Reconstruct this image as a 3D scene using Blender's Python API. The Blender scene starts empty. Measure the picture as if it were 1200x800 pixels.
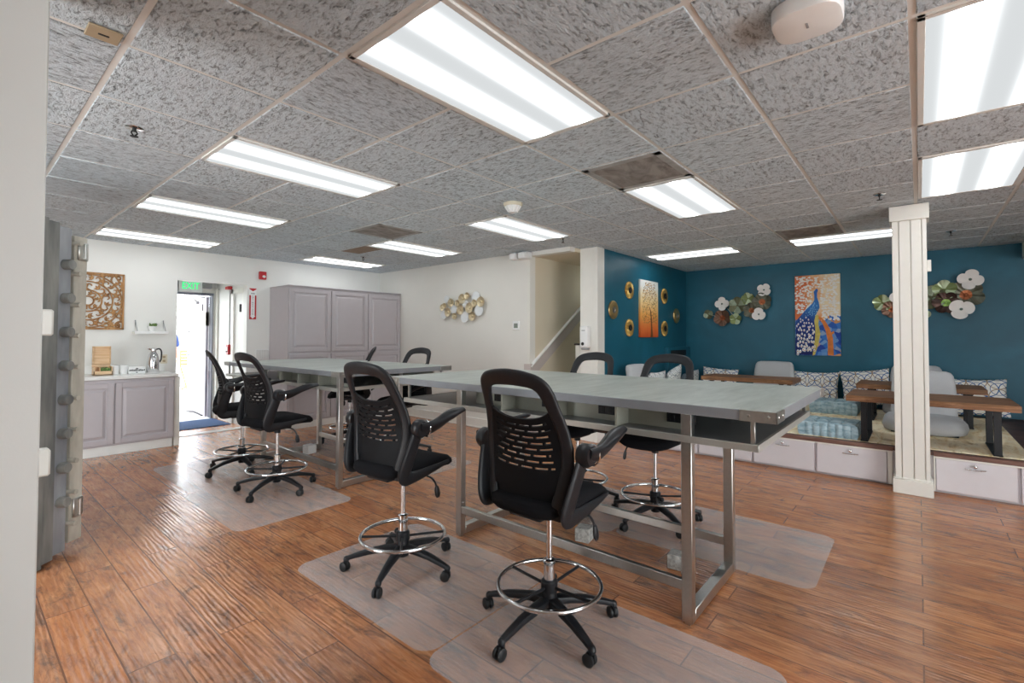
import bpy, bmesh, math, random
from mathutils import Vector, Matrix
PI = math.pi
sc = bpy.context.scene
COL = sc.collection
rnd = random.Random(7)
sin, cos = math.sin, math.cos

# ------------------------------------------------------------------ camera geometry (room axes: x and y along the walls, z up)
CAM_Z = 1.38
CE = 2.5575                      # ceiling height
FPX, CY, YAW, PITCH, ROLL = 562.0, 381.46, .7029, .0224, .0021
_F = Vector((cos(YAW)*cos(PITCH), sin(YAW)*cos(PITCH), sin(PITCH)))
_r = Vector((sin(YAW), -cos(YAW), 0)); _u = _r.cross(_F)
_R = _r*cos(ROLL) + _u*sin(ROLL); _U = _u*cos(ROLL) - _r*sin(ROLL)

# ------------------------------------------------------------------ mesh builder
class MB:
    def __init__(s):
        s.v, s.f, s.m = [], [], []
        s.mi = 0
    def add(s, vs, fs):
        o = len(s.v)
        s.v += [tuple(p) for p in vs]
        for f in fs:
            s.f.append([o+i for i in f]); s.m.append(s.mi)
        return s
    def box(s, x0, x1, y0, y1, z0, z1, b=0.0, mat=None, seg=1):
        bm = bmesh.new()
        bmesh.ops.create_cube(bm, size=1)
        for v in bm.verts:
            v.co = Vector((x0 if v.co.x < 0 else x1, y0 if v.co.y < 0 else y1, z0 if v.co.z < 0 else z1))
        if b > 0:
            b = min(b, .49*min(abs(x1-x0), abs(y1-y0), abs(z1-z0)))
            bmesh.ops.bevel(bm, geom=bm.edges[:], offset=b, segments=seg, profile=.5, affect='EDGES')
        s.from_bm(bm, mat)
        return s
    def from_bm(s, bm, mat=None):
        bmesh.ops.recalc_face_normals(bm, faces=bm.faces[:])
        bm.verts.index_update()
        vs = [(mat @ v.co) if mat else v.co.copy() for v in bm.verts]
        fs = [[v.index for v in f.verts] for f in bm.faces]
        bm.free()
        s.add(vs, fs)
    def tube(s, pts, r, n=10, closed=False, cap=True):
        pts = [Vector(p) for p in pts]
        N = len(pts)
        rs = r if isinstance(r, (list, tuple)) else [r]*N
        rings = []; ref = None
        for i in range(N):
            if closed: t = pts[(i+1) % N] - pts[i-1]
            else: t = pts[min(i+1, N-1)] - pts[max(i-1, 0)]
            t = t.normalized() if t.length > 1e-9 else Vector((0, 0, 1))
            if ref is None:
                ref = Vector((0, 0, 1)) if abs(t.z) < .9 else Vector((1, 0, 0))
            a = (ref - t*ref.dot(t)).normalized(); ref = a
            b = t.cross(a)
            rings.append([pts[i] + (a*cos(2*PI*k/n) + b*sin(2*PI*k/n))*rs[i] for k in range(n)])
        vs = [p for R_ in rings for p in R_]; fs = []
        for i in range(N if closed else N-1):
            j = (i+1) % N
            for k in range(n):
                fs.append([i*n+k, i*n+(k+1) % n, j*n+(k+1) % n, j*n+k])
        if cap and not closed:
            fs.append(list(range(n))[::-1]); fs.append([(N-1)*n+k for k in range(n)])
        return s.add(vs, fs)
    def sweep(s, pts, normals, a, b, n=12, closed=False, power=1.0):
        """flattened section: half width a in the plane of the path, half thickness b along the normal"""
        pts = [Vector(p) for p in pts]; N = len(pts)
        A = a if isinstance(a, (list, tuple)) else [a]*N
        B = b if isinstance(b, (list, tuple)) else [b]*N
        vs, fs = [], []
        for i in range(N):
            t = (pts[(i+1) % N] - pts[i-1]) if closed else (pts[min(i+1, N-1)] - pts[max(i-1, 0)])
            t.normalize()
            nn = Vector(normals[i]); nn = (nn - t*nn.dot(t)).normalized()
            bb = t.cross(nn)
            for k in range(n):
                th = 2*PI*k/n
                c, d = cos(th), sin(th)
                c = math.copysign(abs(c)**power, c); d = math.copysign(abs(d)**power, d)
                vs.append(pts[i] + bb*(A[i]*c) + nn*(B[i]*d))
        for i in range(N if closed else N-1):
            j = (i+1) % N
            for k in range(n):
                fs.append([i*n+k, i*n+(k+1) % n, j*n+(k+1) % n, j*n+k])
        if not closed:
            fs.append(list(range(n))[::-1]); fs.append([(N-1)*n+k for k in range(n)])
        return s.add(vs, fs)
    def cyl(s, p0, p1, r, n=16, r2=None):
        return s.tube([p0, p1], [r, r if r2 is None else r2], n)
    def lathe(s, prof, n=24, mat=None, lobes=0, lobe=0.0):
        """prof: (r, z) pairs about the z axis"""
        vs, fs = [], []
        for (r, z) in prof:
            for k in range(n):
                th = 2*PI*k/n
                rr = r*(1 + lobe*cos(lobes*th)) if lobes else r
                p = Vector((rr*cos(th), rr*sin(th), z))
                vs.append(mat @ p if mat else p)
        for i in range(len(prof)-1):
            for k in range(n):
                fs.append([i*n+k, i*n+(k+1) % n, (i+1)*n+(k+1) % n, (i+1)*n+k])
        if prof[0][0] > 1e-6: fs.append(list(range(n))[::-1])
        if prof[-1][0] > 1e-6: fs.append([(len(prof)-1)*n+k for k in range(n)])
        return s.add(vs, fs)
    def prism(s, poly, d0, d1, mat):
        """poly in local (a, b), extruded along local c from d0 to d1, mat maps (a, b, c) to the place"""
        n = len(poly)
        vs = [mat @ Vector((p[0], p[1], d0)) for p in poly] + [mat @ Vector((p[0], p[1], d1)) for p in poly]
        fs = [list(range(n))[::-1], [n+i for i in range(n)]]
        for i in range(n):
            j = (i+1) % n
            fs.append([i, j, n+j, n+i])
        return s.add(vs, fs)
    def sphere(s, c, r, seg=16, ring=10, mat=None):
        r = Vector(r) if hasattr(r, '__len__') else Vector((r, r, r))
        c = Vector(c); vs, fs = [], []
        for i in range(ring+1):
            ph = PI*i/ring
            for k in range(seg):
                th = 2*PI*k/seg
                p = Vector((r.x*sin(ph)*cos(th), r.y*sin(ph)*sin(th), r.z*cos(ph)))
                vs.append(c + (mat @ p if mat else p))
        for i in range(ring):
            for k in range(seg):
                fs.append([i*seg+k, (i+1)*seg+k, (i+1)*seg+(k+1) % seg, i*seg+(k+1) % seg])
        return s.add(vs, fs)
    def sheet(s, fn, nu, nv, th, skip=None):
        """closed sheet: fn(u, v) -> (point, normal), u and v in 0..1; skip(i, j) leaves cells open"""
        vs, fs = [], []
        for i in range(nu+1):
            for j in range(nv+1):
                p, nn = fn(i/nu, j/nv)
                vs.append(p + nn*th/2); vs.append(p - nn*th/2)
        idx = lambda i, j, k: 2*(i*(nv+1)+j)+k
        on = lambda i, j: 0 <= i < nu and 0 <= j < nv and not (skip and skip(i, j))
        for i in range(nu):
            for j in range(nv):
                if not on(i, j): continue
                fs.append([idx(i, j, 0), idx(i+1, j, 0), idx(i+1, j+1, 0), idx(i, j+1, 0)])
                fs.append([idx(i, j, 1), idx(i, j+1, 1), idx(i+1, j+1, 1), idx(i+1, j, 1)])
                for (di, dj, a, b) in ((-1, 0, (i, j), (i, j+1)), (1, 0, (i+1, j+1), (i+1, j)), (0, -1, (i+1, j), (i, j)), (0, 1, (i, j+1), (i+1, j+1))):
                    if not on(i+di, j+dj):
                        fs.append([idx(*a, 0), idx(*b, 0), idx(*b, 1), idx(*a, 1)])
        return s.add(vs, fs)
    def build(s, name, mats, parent=None, angle=38, loc=None):
        me = bpy.data.meshes.new(name)
        me.from_pydata(s.v, [], s.f)
        for m in (mats if isinstance(mats, (list, tuple)) else [mats]): me.materials.append(m)
        me.polygons.foreach_set('material_index', s.m)
        me.polygons.foreach_set('use_smooth', [True]*len(s.f))
        bm = bmesh.new(); bm.from_mesh(me)
        bmesh.ops.remove_doubles(bm, verts=bm.verts[:], dist=1e-6)
        bmesh.ops.recalc_face_normals(bm, faces=bm.faces[:])
        bm.to_mesh(me); bm.free()
        me.set_sharp_from_angle(angle=math.radians(angle))
        o = bpy.data.objects.new(name, me); COL.objects.link(o)
        if parent is not None: o.parent = parent
        if loc is not None: o.location = loc
        return o

def tag(o, label=None, cat=None, group=None, kind=None):
    if label: o['label'] = label
    if cat: o['category'] = cat
    if group: o['group'] = group
    if kind: o['kind'] = kind
    return o
def thing(name, label, cat, loc=(0, 0, 0), rz=0.0, group=None):
    o = bpy.data.objects.new(name, None); COL.objects.link(o)
    o.empty_display_size = .05
    o.location = loc; o.rotation_euler = (0, 0, rz)
    return tag(o, label, cat, group)
def struct(name, mb, m, parent=None, label=None):
    o = mb.build(name, m, parent)
    if parent is None: tag(o, label, None, None, 'structure')
    return o
KIDS = {}
def dup(root, loc, rz, label, group=None):
    def cp(o, par):
        c = o.copy(); COL.objects.link(c); c.parent = par
        for ch in [k for k in o.children]: cp(ch, c)
        return c
    r = cp(root, None)
    r.location = loc; r.rotation_euler = (0, 0, rz); r['label'] = label
    if group: r['group'] = group
    return r
def spline(pts, n=8):
    """Catmull-Rom through the points (tuples of any length)"""
    out = []
    P = [pts[0]] + list(pts) + [pts[-1]]
    for i in range(1, len(P)-2):
        for k in range(n):
            t = k/n
            out.append(tuple(.5*((2*b) + (-a+c)*t + (2*a-5*b+4*c-d)*t*t + (-a+3*b-3*c+d)*t**3) for a, b, c, d in zip(P[i-1], P[i], P[i+1], P[i+2])))
    out.append(tuple(pts[-1]))
    return out
def interp(tab, x):
    if x <= tab[0][0]: return tab[0][1]
    for (a, b), (c, d) in zip(tab, tab[1:]):
        if x <= c: return b + (d-b)*(x-a)/(c-a)
    return tab[-1][1]
def text_mesh(body, size, depth=.002, font_spacing=1.0):
    cu = bpy.data.curves.new('lettering', 'FONT'); cu.body = body; cu.size = size; cu.extrude = depth
    cu.align_x = 'CENTER'; cu.align_y = 'CENTER'; cu.space_character = font_spacing; cu.resolution_u = 3
    o = bpy.data.objects.new('lettering', cu); COL.objects.link(o)
    dg = bpy.context.evaluated_depsgraph_get()
    me = bpy.data.meshes.new_from_object(o.evaluated_get(dg))
    bpy.data.objects.remove(o); bpy.data.curves.remove(cu)
    vs = [v.co.copy() for v in me.vertices]; fs = [list(p.vertices) for p in me.polygons]
    bpy.data.meshes.remove(me)
    return vs, fs

# ------------------------------------------------------------------ materials
def L(r, g, b):
    f = lambda c: (c/255/12.92) if c/255 <= .04045 else ((c/255+.055)/1.055)**2.4
    return (f(r), f(g), f(b), 1)
class NT:
    def __init__(s, name):
        s.m = bpy.data.materials.new(name); s.m.use_nodes = True
        s.nt = s.m.node_tree; s.nt.nodes.clear()
        s.out = s.n('ShaderNodeOutputMaterial')
        s.tc = s.n('ShaderNodeTexCoord')
    def n(s, t, **kw):
        x = s.nt.nodes.new(t)
        for k, v in kw.items():
            if k in x.inputs.keys(): x.inputs[k].default_value = v
            else: setattr(x, k, v)
        return x
    def l(s, a, b): s.nt.links.new(a, b)
    def mapping(s, scale=(1, 1, 1), rot=(0, 0, 0), src='Object', loc=(0, 0, 0)):
        m = s.n('ShaderNodeMapping'); m.inputs['Scale'].default_value = scale; m.inputs['Rotation'].default_value = rot
        m.inputs['Location'].default_value = loc
        s.l(s.tc.outputs[src], m.inputs['Vector']); return m.outputs[0]
    def noise(s, vec, scale, detail=3, rough=.5, dist=0):
        x = s.n('ShaderNodeTexNoise'); x.inputs['Scale'].default_value = scale; x.inputs['Detail'].default_value = detail
        x.inputs['Roughness'].default_value = rough; x.inputs['Distortion'].default_value = dist
        if vec is not None: s.l(vec, x.inputs['Vector'])
        return x.outputs['Fac']
    def ramp(s, fac, stops, interp_='LINEAR'):
        r = s.n('ShaderNodeValToRGB'); e = r.color_ramp.elements; r.color_ramp.interpolation = interp_
        while len(e) < len(stops): e.new(.5)
        for k, (p, c) in zip(e, stops):
            k.position = p; k.color = c if hasattr(c, '__len__') else (c, c, c, 1)
        s.l(fac, r.inputs[0]); return r.outputs[0]
    def mix(s, fac, a, b, mode='MIX'):
        x = s.n('ShaderNodeMix', data_type='RGBA', blend_type=mode)
        for inp, v in ((x.inputs[0], fac), (x.inputs[6], a), (x.inputs[7], b)):
            if hasattr(v, 'is_linked'): s.l(v, inp)
            else: inp.default_value = v
        return x.outputs[2]
    def math(s, op, a, b=None):
        x = s.n('ShaderNodeMath', operation=op)
        for inp, v in zip(x.inputs, (a, b)):
            if v is None: continue
            if hasattr(v, 'is_linked'): s.l(v, inp)
            else: inp.default_value = v
        return x.outputs[0]
    def bump(s, h, strength=.3, dist=.01):
        x = s.n('ShaderNodeBump'); x.inputs['Strength'].default_value = strength; x.inputs['Distance'].default_value = dist
        s.l(h, x.inputs['Height']); return x.outputs[0]
    def bsdf(s, color, rough=.5, metal=0, normal=None, spec=.5, **kw):
        p = s.n('ShaderNodeBsdfPrincipled')
        for nm, v in (('Base Color', color), ('Roughness', rough), ('Metallic', metal), ('Normal', normal), ('Specular IOR Level', spec)):
            if v is None: continue
            if hasattr(v, 'is_linked'): s.l(v, p.inputs[nm])
            else: p.inputs[nm].default_value = v
        for k, v in kw.items(): p.inputs[k].default_value = v
        s.l(p.outputs[0], s.out.inputs[0]); return p
def plain(name, c, rough=.5, metal=0, var=.08, scale=12, bump=0, bscale=80, spec=.5, **kw):
    t = NT(name); v = t.mapping()
    f = t.noise(v, scale, 4)
    d = tuple(x*(1-var) for x in c[:3]) + (1,); u = tuple(min(1, x*(1+var)) for x in c[:3]) + (1,)
    colr = t.ramp(f, [(.3, d), (.7, u)])
    nrm = t.bump(t.noise(v, bscale, 3), bump, .004) if bump else None
    t.bsdf(colr, rough, metal, nrm, spec, **kw)
    return t.m
def two_tone(name, a, b, scale=(6, 6, 6), lo=.42, hi=.58, rough=.6, bump=.0, detail=4, dist=0, spec=.4):
    t = NT(name); v = t.mapping(scale)
    f = t.noise(v, 1, detail, .6, dist)
    colr = t.ramp(f, [(lo, a), (hi, b)])
    t.bsdf(colr, rough, 0, t.bump(f, bump, .01) if bump else None, spec)
    return t.m
M = {}
M['wall'] = plain('wall_paint', L(226, 224, 217), .6, var=.015, scale=3, bump=.08, bscale=120)
M['wall_white'] = plain('white_paint', L(226, 226, 222), .5, var=.015, scale=3, bump=.06, bscale=120)
M['stair_wall'] = plain('stair_paint', L(214, 203, 180), .6, var=.02, scale=3, bump=.08, bscale=120)
M['trim'] = plain('trim_paint', L(230, 228, 221), .35, var=.015)
M['taupe'] = plain('taupe_paint', L(190, 180, 175), .45, var=.02)
M['cab'] = plain('cabinet_paint', L(186, 180, 184), .38, var=.015)
M['cab_drawer'] = plain('drawer_paint', L(214, 210, 214), .35, var=.015)
M['counter'] = plain('counter_white', L(232, 233, 230), .25, var=.02)
M['black'] = plain('black_plastic', L(27, 28, 32), .45, var=.12, scale=40, bump=.05, bscale=300, spec=.4)
M['black_gloss'] = plain('black_satin_plastic', L(25, 26, 30), .34, var=.1, spec=.4)
M['slat'] = plain('black_slat_plastic', L(21, 22, 25), .55, var=.1, spec=.14)
M['fabric_black'] = plain('black_fabric', L(24, 24, 27), .9, var=.25, scale=300, bump=.3, bscale=600, spec=.15)
M['rubber'] = plain('black_rubber', L(22, 22, 24), .55, var=.1)
M['chrome'] = plain('chrome', L(225, 226, 228), .09, 1, var=.02)
M['steel'] = plain('brushed_steel', L(180, 176, 166), .3, 1, var=.05, scale=60)
M['nickel'] = plain('brushed_nickel', L(192, 191, 187), .32, 1, var=.05, scale=60)
M['steel_pale'] = plain('shelf_edge_steel', L(190, 190, 184), .35, .6, var=.04)  # paler steel colour for the shelf edge
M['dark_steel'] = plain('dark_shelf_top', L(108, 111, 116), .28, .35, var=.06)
M['bay'] = plain('bay_olive_grey', L(160, 160, 148), .45, .2, var=.05)
M['edge'] = plain('table_edge', L(138, 141, 146), .45, .2, var=.05)
M['concrete'] = two_tone('concrete_block_grey', L(150, 150, 146), L(186, 186, 182), (40, 40, 40), rough=.9, bump=.3)
M['brass'] = plain('brushed_gold', L(214, 178, 104), .4, .85, var=.1, scale=25)
M['brass_pale'] = plain('pale_gold', L(222, 190, 130), .35, 1, var=.1, scale=25)
M['mirror'] = plain('mirror_disc', L(232, 235, 236), .2, .15, var=.03)
M['gold_shell'] = plain('champagne_gold', L(216, 200, 166), .36, .75, var=.15, scale=30)
M['red'] = plain('alarm_red', L(186, 36, 44), .4, var=.04)
M['white_plastic'] = plain('white_plastic', L(236, 237, 236), .35, var=.015)
M['grey_plastic'] = plain('grey_plastic', L(150, 152, 154), .45, var=.03)
M['beige_plastic'] = plain('beige_plastic', L(168, 150, 122), .5, var=.04)
M['almond'] = plain('almond_plastic', L(214, 206, 184), .4, var=.03)
M['dark'] = plain('near_black', L(20, 20, 22), .6)
M['screen'] = plain('grey_lcd', L(120, 128, 118), .3)
M['canvas_edge'] = plain('canvas_edge', L(120, 90, 60), .8)

def m_table():
    t = NT('grey_concrete_laminate'); v = t.mapping((1.2, 5, 5))
    a = t.noise(v, 1.6, 6, .6, .6)
    b = t.noise(t.mapping((3, 22, 10)), 1.5, 4, .6)
    c = t.ramp(a, [(.3, L(160, 168, 161)), (.55, L(184, 192, 185)), (.75, L(198, 204, 198))])
    c = t.mix(.25, c, t.ramp(b, [(.35, L(140, 146, 142)), (.65, L(192, 196, 192))]))
    t.bsdf(c, .38, 0, t.bump(b, .05, .003), .45)
    return t.m
M['tabletop'] = m_table()

def m_blue():
    t = NT('teal_wall_paint'); v = t.mapping()
    a = t.noise(v, 1.3, 5, .6, .4)
    c = t.ramp(a, [(.3, L(18, 84, 104)), (.55, L(24, 94, 116)), (.75, L(34, 106, 130))])
    t.bsdf(c, .42, 0, t.bump(t.noise(v, 90, 3), .12, .004), .4)
    return t.m
M['blue'] = m_blue()

def m_floor():
    t = NT('scraped_hickory_planks')
    sep = t.n('ShaderNodeSeparateXYZ'); t.l(t.tc.outputs['Object'], sep.inputs[0])
    cmb = t.n('ShaderNodeCombineXYZ'); t.l(sep.outputs['Y'], cmb.inputs['X']); t.l(sep.outputs['X'], cmb.inputs['Y'])
    br = t.n('ShaderNodeTexBrick'); t.l(cmb.outputs[0], br.inputs['Vector'])
    br.offset = .37; br.offset_frequency = 2; br.squash = 1
    for k, v in (('Scale', 1), ('Mortar Size', .0035), ('Mortar Smooth', .25), ('Bias', 0), ('Brick Width', 1.24), ('Row Height', .168)): br.inputs[k].default_value = v
    br.inputs['Color1'].default_value = (0, 0, 0, 1); br.inputs['Color2'].default_value = (1, 1, 1, 1); br.inputs['Mortar'].default_value = (.5, .5, .5, 1)
    # each plank its own offset into the grain
    wn = t.n('ShaderNodeVectorMath', operation='SCALE'); t.l(br.outputs['Color'], wn.inputs[0]); wn.inputs['Scale'].default_value = 13.7
    ad = t.n('ShaderNodeVectorMath', operation='ADD'); t.l(t.tc.outputs['Object'], ad.inputs[0]); t.l(wn.outputs[0], ad.inputs[1])
    def mp(scale):
        m = t.n('ShaderNodeMapping'); m.inputs['Scale'].default_value = scale; t.l(ad.outputs[0], m.inputs['Vector']); return m.outputs[0]
    blot = t.noise(mp((9, 3.2, 1)), 1, 5, .62, .5)
    grain = t.noise(mp((60, 5, 1)), 1, 6, .65, .8)
    swirl = t.noise(mp((22, 4.5, 1)), 1, 3, .5, 2.2)
    c = t.ramp(blot, [(.28, L(132, 88, 62)), (.42, L(192, 122, 76)), (.56, L(214, 144, 92)), (.75, L(228, 168, 120))])
    c = t.mix(.5, c, t.ramp(grain, [(.3, L(112, 80, 64)), (.48, L(178, 120, 84)), (.7, L(214, 162, 122))]))
    dk = t.ramp(t.noise(mp((14, 4, 1)), 1, 7, .72, .9), [(.50, 0.0), (.66, .75)])
    c = t.mix(dk, c, L(98, 78, 68))
    pl = t.ramp(br.outputs['Color'], [(0, (.78, .74, .72, 1)), (.5, (1, 1, 1, 1)), (1, (1.0, .90, .80, 1))])
    c = t.mix(1.0, c, pl, 'MULTIPLY')
    seam = t.ramp(br.outputs['Fac'], [(.2, 0.0), (.9, 1.0)])
    c = t.mix(t.math('MULTIPLY', seam, .72), c, L(84, 54, 42))
    ridge = t.n('ShaderNodeTexWave', wave_type='BANDS', bands_direction='X'); t.l(mp((1, .16, 1)), ridge.inputs['Vector'])
    ridge.inputs['Scale'].default_value = 13; ridge.inputs['Distortion'].default_value = 5.5; ridge.inputs['Detail'].default_value = 2; ridge.inputs['Detail Scale'].default_value = 1.4
    h = t.math('ADD', t.math('MULTIPLY', ridge.outputs['Fac'], .5), t.math('MULTIPLY', swirl, .9))
    h = t.math('ADD', h, t.math('MULTIPLY', grain, .25))
    h = t.math('SUBTRACT', h, t.math('MULTIPLY', seam, 1.1))
    rg = t.ramp(blot, [(.3, .26), (.7, .15)])
    t.bsdf(c, rg, 0, t.bump(h, .5, .0036), 1.0)
    return t.m
M['floor'] = m_floor()

def m_ceiling():
    t = NT('fissured_ceiling_tile'); 
    sep = t.n('ShaderNodeSeparateXYZ'); t.l(t.tc.outputs['Object'], sep.inputs[0])
    # tile index turns the fissures by a quarter in every other tile
    fx = t.math('FLOOR', t.math('DIVIDE', t.math('ADD', sep.outputs[0], .159), .6096))
    fy = t.math('FLOOR', t.math('DIVIDE', t.math('SUBTRACT', sep.outputs[1], 1.832), .6096))
    cb = t.n('ShaderNodeCombineXYZ'); t.l(fx, cb.inputs[0]); t.l(fy, cb.inputs[1])
    wn = t.n('ShaderNodeTexWhiteNoise'); wn.noise_dimensions = '2D'; t.l(cb.outputs[0], wn.inputs['Vector'])
    sel = t.math('GREATER_THAN', wn.outputs['Value'], .45)
    def fiss(scale):
        v = t.mapping(scale)
        return t.noise(v, 1, 6, .7, .5)
    a, b = fiss((25, 54, 1)), fiss((54, 25, 1))
    mx = t.n('ShaderNodeMix', data_type='FLOAT'); t.l(sel, mx.inputs[0]); t.l(a, mx.inputs[2]); t.l(b, mx.inputs[3])
    f = mx.outputs[0]
    c = t.ramp(f, [(.30, L(134, 139, 142)), (.43, L(200, 209, 214)), (.52, L(219, 229, 235)), (.75, L(230, 241, 247))])
    tone = t.ramp(wn.outputs['Value'], [(0, (.93, .93, .94, 1)), (1, (1, 1, 1, 1))])
    c = t.mix(1.0, c, tone, 'MULTIPLY')
    h = t.ramp(f, [(.25, 0.0), (.45, .6), (.8, 1.0)])
    t.bsdf(c, .95, 0, t.bump(t.math('ADD', h, t.math('MULTIPLY', t.noise(t.mapping(), 150, 2), .35)), 1.0, .016), .1)
    return t.m
M['ceiling'] = m_ceiling()
M['tee'] = plain('ceiling_tee', L(222, 222, 218), .5, var=.02)
M['reveal'] = plain('ceiling_reveal', L(140, 140, 136), .7, var=.02)

def m_diffuser(long_axis, s=1.0):
    """two tubes glow through a prismatic sheet; coordinates run across the fitting"""
    t = NT('lamp_diffuser')
    sep = t.n('ShaderNodeSeparateXYZ'); t.l(t.tc.outputs['Object'], sep.inputs[0])
    x = sep.outputs[1]
    a = t.math('ABSOLUTE', x)
    d = t.math('SUBTRACT', a, .135)
    g = t.math('EXPONENT', t.math('MULTIPLY', t.math('MULTIPLY', d, d), -620.0))
    st = t.math('ADD', t.math('MULTIPLY', g, LAMP_TUBE), LAMP_BASE)
    e = t.n('ShaderNodeEmission'); e.inputs['Color'].default_value = (.95, .985, 1, 1); t.l(st, e.inputs['Strength'])
    t.l(e.outputs[0], t.out.inputs[0])
    return t.m
LAMP_TUBE, LAMP_BASE = 7.5, .5
M['diffuser'] = m_diffuser(0)

def m_mat():
    t = NT('frosted_clear_vinyl'); v = t.mapping()
    p = t.n('ShaderNodeBsdfPrincipled'); p.inputs['Base Color'].default_value = L(248, 248, 248); p.inputs['Roughness'].default_value = .18
    t.l(t.bump(t.noise(v, 9, 3), .15, .004), p.inputs['Normal'])
    tr = t.n('ShaderNodeBsdfTransparent'); tr.inputs['Color'].default_value = (.97, .97, .97, 1)
    ms = t.n('ShaderNodeMixShader')
    t.l(t.ramp(t.noise(v, 2.2, 3), [(.3, .16), (.7, .24)]), ms.inputs[0]); t.l(tr.outputs[0], ms.inputs[1]); t.l(p.outputs[0], ms.inputs[2])
    t.l(ms.outputs[0], t.out.inputs[0])
    return t.m
M['vinyl'] = m_mat()

def m_wood(name, a, b, c, axis=1, rough=.5):
    t = NT(name); sc_ = [26, 26, 26]; sc_[axis] = 2.2
    v = t.mapping(tuple(sc_))
    f = t.noise(v, 1, 6, .65, .8)
    col = t.ramp(f, [(.3, a), (.5, b), (.7, c)])
    t.bsdf(col, rough, 0, t.bump(f, .2, .004), .4)
    return t.m
M['bench_wood'] = m_wood('reclaimed_wood', L(88, 60, 42), L(132, 92, 62), L(168, 126, 92))
M['nosing'] = m_wood('dark_nosing_wood', L(84, 58, 50), L(118, 86, 76), L(140, 106, 94))
M['deck'] = m_wood('dark_plank_deck', L(54, 34, 30), L(84, 56, 50), L(108, 76, 68))
M['pale_wood'] = m_wood('pale_pine', L(206, 168, 124), L(224, 190, 150), L(236, 208, 172), 0)
M['carved_wood'] = m_wood('carved_brown_wood', L(122, 84, 48), L(160, 116, 70), L(190, 148, 98), 2)
M['patio_wood'] = m_wood('patio_teak', L(140, 76, 38), L(164, 94, 52), L(180, 112, 66), 0)
def m_rug():
    t = NT('marbled_rug'); 
    f = t.noise(t.mapping((2.2, 7, 1)), 1, 6, .65, 1.6)
    g = t.noise(t.mapping((1.2, 4, 1), loc=(5, 3, 0)), 1, 5, .6, 2.0)
    c = t.ramp(f, [(.28, L(196, 166, 118)), (.38, L(236, 212, 166)), (.5, L(250, 236, 204)), (.72, L(252, 244, 222))])
    c = t.mix(t.ramp(g, [(.55, 0.0), (.7, .75)]), c, L(176, 150, 108))
    t.bsdf(c, .95, 0, t.bump(t.noise(t.mapping(), 260, 2), .4, .004), .1)
    return t.m
M['rug'] = m_rug()
M['grey_fabric'] = plain('grey_upholstery', L(186, 188, 191), .95, var=.06, scale=200, bump=.3, bscale=500, spec=.1)
M['blue_fabric'] = two_tone('washed_blue_cotton', L(138, 166, 178), L(176, 198, 206), (30, 8, 30), rough=.95, bump=.2)
def m_lattice(name, ground, la, lb, k=1.0):
    """white cotton with interlaced circles in two colours"""
    t = NT(name); sep = t.n('ShaderNodeSeparateXYZ'); t.l(t.mapping((5.2*k, 5.2*k, 5.2*k)), sep.inputs[0])
    def rings(ox, oy, r, w):
        fx = t.math('SUBTRACT', t.math('FRACT', t.math('ADD', sep.outputs[0], ox)), .5)
        fy = t.math('SUBTRACT', t.math('FRACT', t.math('ADD', sep.outputs[1], oy)), .5)
        d = t.math('SQRT', t.math('ADD', t.math('MULTIPLY', fx, fx), t.math('MULTIPLY', fy, fy)))
        return t.math('LESS_THAN', t.math('ABSOLUTE', t.math('SUBTRACT', d, r)), w)
    c = t.mix(rings(0, 0, .49, .024), ground, la)
    c = t.mix(rings(.5, .5, .49, .024), c, lb)
    c = t.mix(rings(.5, 0, .40, .016), c, la)
    t.bsdf(c, .95, 0, t.bump(t.noise(t.mapping(), 400, 2), .2, .003), .1)
    return t.m
M['pillow'] = m_lattice('interlaced_circle_cotton', L(240, 238, 232), L(40, 98, 158), L(168, 146, 124))
M['pillow_grey'] = m_lattice('grey_leaf_cotton', L(226, 228, 228), L(110, 126, 136), L(160, 170, 176), 1.3)
M['pillow_slate'] = plain('slate_cotton', L(112, 124, 134), .95, var=.1, scale=60, spec=.1)
M['vault'] = two_tone('aged_vault_steel', L(112, 117, 124), L(172, 176, 181), (5, 5, 1.2), .3, .7, rough=.42, bump=.05, spec=.6)
M['vault_dark'] = two_tone('oiled_vault_steel', L(92, 95, 97), L(150, 151, 146), (9, 9, 1.5), .3, .7, rough=.5, bump=.08)
M['vault_pale'] = two_tone('worn_vault_steel', L(164, 160, 148), L(206, 202, 190), (9, 9, 2.5), .3, .7, rough=.5)
M['white_metal'] = plain('white_metal', L(216, 216, 214), .4, .1, var=.04)
M['door_white'] = plain('exterior_door_paint', L(204, 200, 212), .4, var=.01)
M['door_frame_blue'] = plain('blue_grey_frame', L(112, 116, 128), .4)
M['mat_blue'] = plain('blue_entry_mat', L(84, 104, 140), .95, var=.15, scale=90, spec=.1)
M['outside_white'] = plain('stucco_white', L(236, 236, 234), .8, var=.03)
M['paving'] = plain('pale_paving', L(206, 206, 206), .8, var=.05)
M['leaf'] = two_tone('hedge_leaves', L(110, 132, 84), L(170, 186, 132), (7, 7, 7), rough=.8, bump=.2)
M['plant'] = two_tone('succulent_green', L(70, 104, 52), L(128, 156, 84), (60, 60, 60), rough=.6)
M['navy'] = plain('navy_cloth', L(58, 72, 116), .9, spec=.1)
M['skin'] = plain('skin', L(214, 160, 138), .55)
M['jeans'] = plain('pale_trousers', L(196, 196, 204), .9, spec=.1)
M['hair'] = plain('dark_hair', L(52, 40, 34), .6)
def m_exit():
    t = NT('exit_green_glow'); e = t.n('ShaderNodeEmission'); e.inputs['Color'].default_value = (.02, .8, .22, 1); e.inputs['Strength'].default_value = 1.2
    t.l(e.outputs[0], t.out.inputs[0]); return t.m
M['exit_glow'] = m_exit()
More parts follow.
